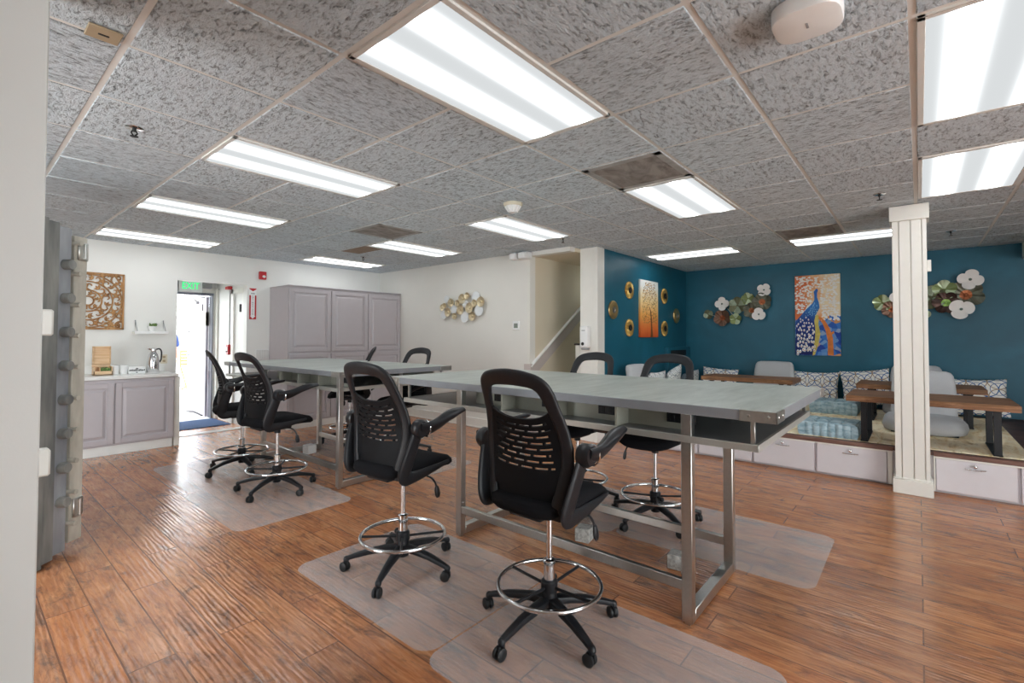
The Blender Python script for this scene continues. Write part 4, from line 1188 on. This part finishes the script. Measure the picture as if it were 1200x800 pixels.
def flowers(lab, ox, oy, sx, ppm, lst):
    org = on_x(ox+500/sx, oy+400/sx, XB)
    t = thing('flower_sculpture', lab, 'wall art', tuple(org), 0, 'metal flower sculptures on the teal wall')
    rr = random.Random(9)
    ctr = []
    for k, (X, Y, R_, ty, lob) in enumerate(lst):
        p = on_x(ox+X/sx, oy+Y/sx, XB) - org; r = R_/ppm; off = .03 + .012*((k*5) % 4) + (.045 if ty == 'w' else 0); ctr.append(p)
        b = MB(); N_, Q = 72, 6; vs, fs = [], []; a0 = rr.uniform(0, 6); 
        for sd in (0, 1):
            o = len(vs)
            for q in range(Q+1):
                for j in range(N_):
                    a = 2*PI*j/N_; u = q/Q
                    lobf = 1 - (.42 if ty == 'w' else .22)*(1-abs(sin(lob*(a+a0)/2))**(.4 if ty == 'w' else .55))*u
                    rr_ = r*u*lobf
                    z = off + r*(.15*u*u - .05*u*cos(lob*(a+a0)) + .02*u*cos(3*lob*a)*(ty != 'w')) - .004*sd
                    vs.append(p + Vector((-z, rr_*cos(a), rr_*sin(a))))
            for q in range(Q):
                for j in range(N_):
                    fs.append([o+q*N_+j, o+q*N_+(j+1) % N_, o+(q+1)*N_+(j+1) % N_, o+(q+1)*N_+j])
        o2 = (Q+1)*N_
        for j in range(N_): fs.append([Q*N_+j, Q*N_+(j+1) % N_, o2+Q*N_+(j+1) % N_, o2+Q*N_+j])
        n0 = len(b.f); b.add(vs, fs)
        for f_ in range(n0, len(b.f)):
            j = (f_-n0) % N_; q = ((f_-n0)//N_) % Q
            if ty in 'gl' : b.m[f_] = int((j*lob*1.0/N_*1.0 + a0) % 2)
            elif ty in 'bdk': b.m[f_] = 1 if q < 2 else 0
        b.mi = 1; b.sphere(p + Vector((-off-.012, 0, 0)), (.012, r*.13, r*.13), 12, 8); b.mi = 0
        b.tube([p + Vector((-.001, 0, 0)), p + Vector((-off, 0, 0))], .004, 6)
        b.build('flower', FC[ty], t, 50)
    b = MB()
    for p, q in zip(ctr, ctr[1:]): b.tube([p+Vector((-.015, 0, 0)), q+Vector((-.015, 0, 0))], .004, 6)
    b.build('stem_wire', M['steel'], t)
flowers('metal flower wall sculpture left of the peacock painting', 815, 325, 12.0, 860,
        [(190, 520, 72, 'g', 4), (390, 570, 122, 'b', 5), (400, 375, 100, 'w', 4), (580, 585, 84, 'l', 5), (600, 395, 125, 'g', 6), (745, 300, 88, 'l', 5), (800, 465, 112, 'd', 6), (950, 345, 128, 'd', 5), (980, 180, 92, 'w', 4), (910, 520, 92, 'w', 3)])
flowers('metal flower wall sculpture partly hidden by the panelled column', 1015, 310, 8.571, 735,
        [(165, 385, 86, 'l', 5), (260, 450, 90, 'b', 5), (360, 330, 100, 'w', 4), (430, 460, 90, 'l', 5), (560, 500, 70, 'l', 5), (650, 330, 118, 'g', 6), (785, 255, 96, 'l', 5), (800, 385, 108, 'k', 6), (1000, 305, 138, 'd', 5), (1040, 155, 96, 'w', 4), (950, 450, 96, 'w', 3)])
# gold discs on the teal side wall
TOY = Matrix.Rotation(PI/2, 4, 'X')            # local z -> -y
def gold_disc(lab, x, z, flut):
    t = thing('gold_disc', lab, 'wall art', (x, YB, z), 0, 'gold discs round the tree painting')
    b = MB(); r = .128; N_ = 72; vs, fs = [], []
    prof = [(.0, .004), (.3, .004), (.34, .02), (.4, .024), (.7, .03), (.95, .022), (1.0, .012), (1.0, .004)]
    for (q, h) in prof:
        for k in range(N_):
            a = 2*PI*k/N_; w = (1-.06*(k % 3 == 0)*(q > .8) if flut else 1)
            hh = h - (.010 if flut and q > .5 and k % 3 == 0 else 0)
            vs.append(TOY @ Vector((r*q*w*cos(a), r*q*w*sin(a), max(hh, .003))))
    for i in range(len(prof)-1):
        for k in range(N_): fs.append([i*N_+k, i*N_+(k+1) % N_, (i+1)*N_+(k+1) % N_, (i+1)*N_+k])
    b.add(vs, fs); b.build('disc', M['brass'] if flut else M['brass_pale'], t, 40)
    b = MB(); b.lathe([(0, .02), (r*.34, .021), (r*.36, .03), (r*.24, .032), (r*.2, .024), (0, .024)], 24, TOY); b.build('hub', M['dark'] if flut else M['steel'], t)
gold_disc('smooth pale gold disc nearest the white pillar', 5.916, 1.747, 0)
gold_disc('ridged gold disc upper left of the tree painting', 6.40, 2.053, 1)
gold_disc('ridged gold disc lower left of the tree painting', 6.40, 1.508, 1)
gold_disc('ridged gold disc upper right of the tree painting', 7.655, 2.049, 1)
gold_disc('ridged gold disc lower right of the tree painting', 7.655, 1.513, 1)
gold_disc('smooth pale gold disc nearest the teal corner', 8.165, 1.741, 0)
# tree painting
def m_gradient(name, stops, axis='Z', lo=-1, hi=1, wob=.08):
    t = NT(name); sep = t.n('ShaderNodeSeparateXYZ'); t.l(t.tc.outputs['Object'], sep.inputs[0])
    f = t.n('ShaderNodeMapRange'); t.l(sep.outputs[axis], f.inputs['Value']); f.inputs['From Min'].default_value = lo; f.inputs['From Max'].default_value = hi
    g = t.math('ADD', f.outputs[0], t.math('MULTIPLY', t.math('SUBTRACT', t.noise(t.mapping((14, 14, 5)), 1, 5), .5), wob*2))
    t.bsdf(t.ramp(g, stops), .5, 0, t.bump(t.noise(t.mapping(), 60, 4), .3, .004), .3); return t.m
tp = thing('tree_painting', 'tall canvas of a golden tree on an orange ground', 'painting', (7.028, YB, 1.808))
PW, PH = .318, .436
b = MB(); b.box(-PW, PW, -.035, -.001, -PH, PH, .003)
b.build('canvas', m_gradient('tree_painting_ground', [(0, L(196, 84, 36)), (.15, L(222, 116, 56)), (.4, L(232, 166, 88)), (.62, L(236, 208, 150)), (.9, L(226, 228, 224))], 'Z', -PH, PH), tp)
b = MB()
b.prism([(.035, -PH+.005), (.115, -PH+.005), (.09, -.3), (.07, -.15), (.045, -.04), (0, .02), (-.03, .035), (.01, -.02), (.035, -.12), (.045, -.28)], .034, .039, MZ)
b.build('painted_trunk', plain('painted_trunk_brown', L(110, 66, 34), .6), tp)
b = MB(); rr = random.Random(21)
for k in range(620):
    a = rr.uniform(-1, 1); z = rr.uniform(-.22, .4)
    wd = .26 if z < .1 else .29-(z-.1)*.35
    if abs(z) < .06 and abs(a) < .2: continue
    b.mi = rr.choice([0, 0, 1, 2]); b.sphere((a*wd, -.036, z), (.0065, .003, .0085), 6, 4)
b.build('painted_leaves', [plain('leaf_ochre', L(150, 108, 52), .5), plain('leaf_umber', L(104, 84, 58), .5), plain('leaf_gold', L(214, 170, 90), .4)], tp)
# peacock painting (faces -x); u to the right seen from the room = -y
pk = thing('peacock_painting', 'tall canvas of a blue peacock on a branch', 'painting', (XB, 1.177, 1.716))
PW, PH = .296, .618
MXP = Matrix(((0, 0, -1, 0), (-1, 0, 0, 0), (0, 1, 0, 0), (0, 0, 0, 1)))    # (a, b, c) -> (-c, -a, b)
b = MB(); b.box(-.035, -.001, -PW, PW, -PH, PH, .003)
def m_pk():
    t = NT('peacock_painting_ground'); sep = t.n('ShaderNodeSeparateXYZ'); t.l(t.tc.outputs['Object'], sep.inputs[0])
    n1 = t.noise(t.mapping((1, 7, 7)), 1, 5)
    # sky: orange at the left edge and top, pale towards the right; water: blue at the lower right
    side = t.math('ADD', t.math('MULTIPLY', sep.outputs['Y'], 1.5), t.math('MULTIPLY', t.math('SUBTRACT', n1, .5), 1.2))
    sky = t.ramp(t.math('ADD', side, .5), [(.25, L(232, 214, 180)), (.55, L(226, 170, 120)), (.8, L(214, 112, 60))])
    wn = t.n('ShaderNodeTexVoronoi'); wn.inputs['Scale'].default_value = 16; t.l(t.tc.outputs['Object'], wn.inputs['Vector'])
    sea = t.ramp(wn.outputs['Color'], [(.2, L(20, 60, 150)), (.5, L(40, 110, 190)), (.72, L(120, 160, 200)), (.86, L(214, 150, 90))])
    h = t.math('ADD', sep.outputs['Z'], t.math('MULTIPLY', t.math('SUBTRACT', n1, .5), .5))
    c = t.mix(t.math('LESS_THAN', h, -.04), sky, sea)
    t.bsdf(c, .45, 0, t.bump(n1, .4, .006), .3); return t.m
b.build('canvas', m_pk(), pk)
Q = lambda X, Y: ((X-261)/352*2*PW, -(Y-397)/625*2*PH)
b = MB(); rr = random.Random(4)
for k in range(430):
    X, Y = rr.uniform(92, 430), rr.uniform(95, 440)
    if X < 150 and Y > 380: continue
    if abs(X-255) < 36 and 190 < Y: continue
    if X < 250 and Y > 330 and X > 250-(Y-280)*.9: continue
    a, z = Q(X, Y); s_ = rr.uniform(.011, .02)
    b.sphere((-.036, -a, z), (.004, s_, s_*.8), 8, 4)
b.build('painted_blossom', plain('blossom_white', L(236, 232, 226), .5, var=.05), pk)
b = MB()
b.prism([Q(*p) for p in [(252, 195), (262, 192), (270, 205), (262, 225), (262, 260), (275, 300), (280, 340), (262, 375), (246, 400), (250, 440), (262, 500), (258, 560), (245, 640), (238, 706), (90, 706), (92, 440), (130, 400), (175, 350), (225, 305), (240, 280), (240, 240), (236, 215)]], .034, .040, MXP)
b.build('painted_peacock', m_gradient('peacock_blue', [(0, L(18, 32, 96)), (.4, L(22, 48, 124)), (.6, L(50, 120, 190)), (1, L(24, 60, 160))], 'Z', -PH, PH, .15), pk)
b = MB()
b.prism([Q(*p) for p in [(250, 395), (272, 400), (270, 470), (285, 540), (262, 640), (240, 706), (222, 706), (240, 600), (246, 520), (238, 440)]], .039, .043, MXP)
b.build('painted_flank', plain('flank_yellow_green', L(196, 178, 84), .5, var=.25, scale=18), pk)
b = MB()
for k in range(64):
    r_ = k//7; X = 100+(k % 7)*22+(r_ % 2)*10; Y = 425+r_*31+rr.uniform(-11, 11); X += rr.uniform(-7, 7)
    if X > 246-(0 if Y > 500 else (500-Y)*.5): continue
    if Y < 440 and X < 120: continue
    a, z = Q(X, Y); s_ = .012+.010*(Y-420)/280
    b.mi = 0; b.sphere((-.041, -a, z), (.004, s_*.8, s_*1.35), 8, 4, Matrix.Rotation(rr.uniform(-.4, .4), 3, 'X'))
    b.mi = 1; b.sphere((-.043, -a, z-.004), (.004, s_*.36, s_*.5), 8, 4)
for k in range(60):
    X, Y = rr.uniform(150, 262), rr.uniform(300, 400)
    if X < 250-(Y-290)*.85: continue
    a, z = Q(X, Y); b.mi = 2; b.sphere((-.0405, -a, z), (.003, .006, .008), 6, 4)
b.build('painted_feathers', [plain('feather_white', L(226, 230, 230), .5), plain('feather_orange', L(222, 120, 50), .5), plain('feather_sky', L(120, 180, 220), .5)], pk)
b = MB()
b.prism([Q(*p) for p in [(258, 398), (275, 405), (320, 440), (355, 500), (378, 570), (384, 706), (338, 706), (340, 600), (325, 520), (300, 460), (270, 425)]], .034, .0395, MXP)
b.prism([Q(*p) for p in [(345, 545), (385, 520), (390, 535), (352, 565)]], .034, .039, MXP)
b.build('painted_branch', plain('branch_orange', L(212, 118, 40), .5, var=.2, scale=14), pk)

# ================================================================== small wall and ceiling fittings
p = thing('thermostat', 'small white thermostat on the white wall left of the stair opening', 'thermostat', (XW, 4.36, 1.535))
b = MB(); b.box(-.022, 0, -.062, .062, -.062, .062, .006); b.build('housing', M['white_plastic'], p)
b = MB(); b.box(-.0235, -.021, -.036, .036, -.036, .03, .001); b.build('screen', M['screen'], p)
p = thing('soap_dispenser', 'white hand sanitiser dispenser on the white pillar', 'dispenser', (5.5, 3.352, 1.37))
b = MB(); b.box(-.1, 0, -.062, .062, -.14, .15, .025, seg=4); b.build('housing', M['white_plastic'], p)
b = MB(); b.box(-.085, -.01, -.05, .05, -.165, -.135, .012); b.build('nozzle_cover', M['grey_plastic'], p)
b = MB(); mt = Matrix.Translation((-.1, .01, -.085)) @ TOX; b.lathe([(0, -.003), (.022, -.003), (.022, .003), (.017, .005), (0, .005)], 20, mt); b.build('sensor_window', M['dark'], p)
b = MB(); b.box(-.102, -.099, -.025, .025, .085, .095); b.build('printed_mark', M['grey_plastic'], p)
p = thing('emergency_light', 'white twin-head emergency light above the stair opening corner', 'emergency light', (5.12, 4.2, CE))
b = MB(); b.box(.0, .12, -.13, .08, -.1, -.008, .012); b.build('housing', M['white_plastic'], p)
for y in (.07, -.09):
    b = MB(); b.box(-.09, .01, y-.055, y+.055, -.115, -.03, .012); b.tube([(0, y, -.07), (.04, y, -.05)], .015, 8); b.build('lamp_head', M['white_plastic'], p)
# stair rail board, stair, newel
b = MB()
u = Vector((1.56, 0, 1.06)).normalized(); v = Vector((-u.z, 0, u.x))
Mr = Matrix(((u.x, v.x, 0, 5.32), (0, 0, -1, 4.12), (u.z, v.z, 0, .94), (0, 0, 0, 1)))
b.prism([(-.06, -.09), (2.6, -.09), (2.6, .06), (-.06, .06)], .0, .03, Mr); b.mi = 1
b.prism([(-.06, .06), (2.6, .06), (2.6, .075), (-.06, .075)], .0, .045, Mr); b.mi = 0
b.box(5.215, 5.4, 4.085, 4.2, .0, 1.0, .003)
tag(b.build('stair_rail', [M['taupe'], M['white_plastic']]), 'taupe rail board climbing the stairwell wall beside the white pillar', 'stair rail')
b = MB()
for k in range(9): b.box(5.75+.27*k, 5.75+.27*(k+1)+.02, 3.47, 4.11, .18*k if k else 0, .18*(k+1), .004)
tag(b.build('staircase', M['stair_wall']), 'stairs climbing behind the white pillar', 'stairs')
p = thing('newel_post', 'short white stair post with a black cap beside the white pillar', 'post', (5.70, 3.60, 0))
b = MB(); b.box(-.04, .04, -.04, .04, 0, 1.26, .004); b.build('post', M['trim'], p)
b = MB(); b.box(-.055, .055, -.055, .055, 1.26, 1.285, .004); b.build('cap', M['dark'], p)
# boxed-in teal cupboard with a dark slot in the teal corner
p = thing('teal_cupboard', 'low boxed-in teal cupboard with a dark slot in the teal corner', 'cupboard', (7.66, YB, RZ))
b = MB(); b.box(0, .98, -.07, -.002, 0, .84, .003); b.build('body', M['blue'], p)
b = MB(); b.box(.1, .78, -.074, -.068, .69, .785, .002); b.build('slot', M['dark'], p)

# lights in the ceiling grid
def portal(x0, x1, y, z0, z1):
    ld = bpy.data.lights.new('door_portal', 'AREA'); ld.shape = 'RECTANGLE'; ld.size = x1-x0; ld.size_y = z1-z0; ld.cycles.is_portal = True
    lo = bpy.data.objects.new('door_portal', ld); COL.objects.link(lo); lo.location = ((x0+x1)/2, y, (z0+z1)/2); lo.rotation_euler = Vector((0, 1, 0)).to_track_quat('Z', 'Y').to_euler()
portal(2.05, 2.9, VY+.1, 0, 2.07)
def light(lab, i0, i1, j0, j1, along='x'):
    x0, x1, y0, y1 = GX(i0), GX(i1), GY(j0), GY(j1)
    cx, cy = (x0+x1)/2, (y0+y1)/2
    t = thing('ceiling_light', lab, 'ceiling light', (cx, cy, CE), 0 if along == 'x' else PI/2, 'recessed ceiling lights')
    lx, ly = 1.2192/2-.0135, .6096/2-.0135
    b = MB(); f = .026
    b.box(-lx, lx, ly-f, ly, -.006, .02, .002); b.box(-lx, lx, -ly, -ly+f, -.006, .02, .002); b.box(-lx, -lx+f, -ly, ly, -.006, .02, .002); b.box(lx-f, lx, -ly, ly, -.006, .02, .002)
    b.build('frame', M['tee'], t)
    b = MB(); b.box(-lx+f-.004, lx-f+.004, -ly+f-.004, ly-f+.004, -.003, .004); b.build('diffuser', M['diffuser'], t)
light('large ceiling light nearest the camera, at the top of the view', 1, 2, -1, 0)
light('ceiling light above the overlapping floor mats, nearest of the left row', 1, 2, 2, 3)
light('second ceiling light of the left row toward the exit door', 1, 2, 5, 6)
light('last ceiling light of the left row, nearest the exit door wall', 1, 2, 8, 9)
light('ceiling light next to the dark square vent', 3, 4, -1, 0)
light('ceiling light just beyond the round smoke detector', 3, 4, 2, 3)
light('ceiling light between the brown ceiling tile and the white wall', 3, 4, 5, 6)
light('ceiling light over the tall grey cabinets', 3, 4, 8, 9)
light('ceiling light over the corner of the two teal walls', 5.5, 6, 0, 2, 'y')
light('ceiling light running behind the top of the panelled column', 5.5, 6, -3, -1, 'y')
light('big ceiling light at the upper right, nearer the camera of the right pair', 2, 3, -4, -3)
light('ceiling light beside the column top, farther of the right pair', 3.5, 4.5, -4, -3)
# air vents and odd tiles
def vent(lab, i0, j0, dirty):
    x0, y0 = GX(i0), GY(j0); c = (x0+.3048, y0+.3048, CE)
    t = thing('ceiling_vent', lab, 'air vent', c, 0, 'square ceiling vents')
    h = .29
    b = MB()
    b.box(-h, h, h-.05, h, -.004, .01, .002); b.box(-h, h, -h, -h+.05, -.004, .01, .002); b.box(-h, -h+.05, -h, h, -.004, .01, .002); b.box(h-.05, h, -h, h, -.004, .01, .002)
    b.build('frame', M['vent_grey'], t)
    b = MB(); b.box(-h+.045, h-.045, -h+.045, h-.045, -.003, .0); b.build('grille', M['vent_dark'], t)
    return t
M['vent_grey'] = two_tone('dusty_vent_grey', L(146, 145, 142), L(180, 179, 176), (6, 6, 6), .3, .7, rough=.7)
M['vent_dark'] = two_tone('sooty_grille', L(104, 99, 95), L(158, 153, 148), (4, 7, 4), .3, .6, rough=.8, detail=6, dist=1.2)
vent('dark square ceiling vent over the near worktable', 2.5, -1, 1)
vent('dark square ceiling vent over the far worktable, near the brown tile', 2.5, 4, 1)
vent('dark ceiling vent beside the light behind the column top', 5.0, -2, 1)
b = MB(); x0, y0 = GX(3), GY(6); b.box(-.28, .0, -.29, .29, -.003, .006, .001)
o = b.build('ceiling_patch', plain('brown_ceiling_tile', L(150, 132, 116), .9), None, 38, (x0+.3, y0+.3048, CE)); tag(o, 'plain brown ceiling tile next to a light, near the far vent', 'ceiling tile')
p = thing('smoke_detector', 'round cream smoke detector on the ceiling above the near worktable', 'smoke detector', (3.22, 2.72, CE))
b = MB(); b.lathe([(0, -.03), (.075, -.03), (.085, -.018), (.085, -.002), (0, -.002)], 28); b.build('base', M['almond'], p)
b = MB(); b.lathe([(0, -.085), (.03, -.083), (.05, -.06), (.068, -.03), (0, -.03)], 28)
for k in range(12):
    a = 2*PI*k/12; b.tube([(.072*cos(a), .072*sin(a), -.03), (.04*cos(a), .04*sin(a), -.078)], .005, 6)
b.build('sensor_cage', M['white_plastic'], p)
p = thing('access_point', 'white rounded square wireless access point on the ceiling, upper right', 'access point', (1.975, .29, CE))
b = MB(); N_ = 48; vs, fs = [], []
for (q, h) in ((.0, -.062), (.85, -.062), (.97, -.058), (1.0, -.05), (1.0, -.008), (.95, -.002), (0, -.002)):
    for k in range(N_):
        a = 2*PI*k/N_; c, s = cos(a), sin(a); vs.append((.108*q*math.copysign(abs(c)**.62, c), .108*q*math.copysign(abs(s)**.62, s), h))
for i in range(6):
    for k in range(N_): fs.append([i*N_+k, i*N_+(k+1) % N_, (i+1)*N_+(k+1) % N_, (i+1)*N_+k])
b.add(vs, fs); b.build('housing', M['white_plastic'], p)
b = MB(); b.box(-.018, .018, -.004, .004, -.0632, -.0615, .001); b.build('printed_mark', M['grey_plastic'], p)
def sprinkler(lab, x, y):
    t = thing('sprinkler_head', lab, 'sprinkler', (x, y, CE), 0, 'ceiling sprinkler heads')
    b = MB(); b.lathe([(0, -.006), (.038, -.006), (.045, -.001), (0, .0)], 24); b.build('escutcheon', M['chrome'], t)
    b = MB(); b.tube([(0, 0, -.004), (0, 0, -.02)], .01, 10)
    for s in (-1, 1): b.tube([(.008*s, 0, -.015), (.014*s, 0, -.03), (.003*s, 0, -.045)], .004, 6)
    b.lathe([(0, -.05), (.02, -.049), (.02, -.047), (0, -.045)], 14); b.build('nozzle', M['dark'], t)
sprinkler('sprinkler head in the ceiling nearest the vault door', .67, 3.38)
sprinkler('sprinkler head in the ceiling above the stair opening', 4.78, 3.25)
sprinkler('sprinkler head in the ceiling just left of the column top', 4.95, .23)
sprinkler('sprinkler head in the ceiling right of the column, near the teal wall', 7.2, -.29)
sprinkler('sprinkler head in the ceiling over the tall grey cabinets', 4.0, 6.3)
p = thing('ceiling_sensor', 'tan square sensor plate on the ceiling grid, upper left', 'sensor', (.375, 2.40, CE))
b = MB(); b.box(-.052, .052, -.052, .052, -.012, -.003, .003); b.build('plate', M['beige_plastic'], p)
b = MB(); b.box(-.017, .017, -.006, .006, -.014, -.011, .002); b.build('slot', M['dark'], p)

# ================================================================== vault door
vd = thing('vault_door', 'thick grey steel vault door swung open beside the white jamb', 'vault door', (.345, 3.9, .0), math.atan2(.68, .73))
ZB, ZT = .02, 2.075
b = MB(); b.box(.0, .06, .0, 1.0, ZB-.01, ZT+.01, .004); b.box(.062, .155, .02, 1.0, ZB, ZT, .004); b.box(.157, .168, .05, 1.0, ZB+.01, ZT-.01, .003); b.build('outer_steps', M['vault_dark'], vd)
b = MB(); b.box(.166, .268, .045, 1.0, ZB+.01, ZT-.015, .004); b.build('bolt_edge', M['vault'], vd)
b = MB(); b.box(.268, .29, .10, 1.0, ZB+.03, ZT-.04); b.box(.30, .40, .055, 1.0, ZB+.04, ZT-.05, .004); b.build('inner_edge', M['vault_pale'], vd)
for k in range(8):
    z = .345+.2115*k
    b = MB(); b.lathe([(0, -.0), (.033, .0), (.033, .04), (.029, .047), (0, .048)], 20, Matrix.Translation((.222, .046, z)) @ TOY); b.build('locking_bolt', M['vault_dark'], vd)
for k in range(10):
    z = .19+.198*k
    b = MB(); b.lathe([(0, 0), (.013, 0), (.013, .085), (.015, .085), (.015, .1), (0, .102)], 14, Matrix.Translation((.287, .10, z)) @ TOY); b.build('pin', M['vault_pale'], vd)
for z in (.27, 1.93):
    b = MB(); b.box(.32, .395, .042, .06, z-.06, z+.06, .004); b.cyl((.36, .038, z-.05), (.36, .038, z+.05), .013, 12); b.build('hinge', M['nickel'], vd)
b = MB(); b.box(.40, .415, .1, .95, .12, ZT-.08, .003); b.build('inner_panel', M['white_metal'], vd)
b = MB(); b.box(.45, .458, .16, .9, .26, 1.86, .002); b.build('cover_plate', M['vault_dark'], vd)
b = MB()
for (x, y, z) in ((.413, .2, .3), (.413, .2, 1.8), (.413, .8, .3), (.413, .8, 1.8)): b.cyl((x-.002, y, z), (x+.04, y, z), .008, 8)
b.build('stand_off', M['steel'], vd)
for z, lab in ((1.425, 'white bracket on the vault jamb, upper of the two'), (.94, 'white bracket on the vault jamb, lower of the two')):
    b = MB(); b.box(.15, .243, 2.3, 2.36, z-.046, z+.046, .006); b.sphere((.19, 2.3, z), (.018, .006, .018), 12, 8)
    tag(b.build('jamb_bracket', M['trim']), lab, 'bracket', 'white brackets on the vault jamb')

# ================================================================== camera, sky, view
cam = bpy.data.cameras.new('camera'); co = bpy.data.objects.new('camera', cam); COL.objects.link(co)
cam.sensor_width = 36; cam.lens = FPX/1200*36; cam.shift_x = 0; cam.shift_y = -(400-CY)/1200
cam.clip_start = .02; cam.clip_end = 200
m = Matrix((( _R.x, _U.x, -_F.x, 0), (_R.y, _U.y, -_F.y, 0), (_R.z, _U.z, -_F.z, CAM_Z), (0, 0, 0, 1)))
co.matrix_world = m
sc.camera = co
SKY, EXPO = 7.5, 0.57
w = bpy.data.worlds.new('sky'); sc.world = w; w.use_nodes = True
bg = w.node_tree.nodes['Background']; bg.inputs[0].default_value = (.92, .975, 1, 1); bg.inputs[1].default_value = SKY
sun = bpy.data.lights.new('sun', 'SUN'); sun.energy = 9; sun.angle = .01; so_ = bpy.data.objects.new('sun', sun); COL.objects.link(so_)
so_.rotation_euler = Vector((1, .25, 1.1)).to_track_quat('Z', 'Y').to_euler()
st = bpy.data.lights.new('stair_fill', 'POINT'); st.energy = 9; st.shadow_soft_size = .12; st.color = (1, .93, .8); st_ = bpy.data.objects.new('stair_fill', st); COL.objects.link(st_); st_.location = (7.6, 3.75, 2.25)  # added fill light, out of sight, brightens the stairwell
sc.view_settings.view_transform = 'Standard'; sc.view_settings.look = 'None'; sc.view_settings.gamma = 1; sc.view_settings.use_curve_mapping = False
sc.view_settings.exposure = EXPO
sc.cycles.max_bounces = 10; sc.cycles.diffuse_bounces = 6; sc.cycles.glossy_bounces = 4; sc.cycles.transparent_max_bounces = 12
sc.cycles.use_denoising = True; sc.cycles.sample_clamp_indirect = 6
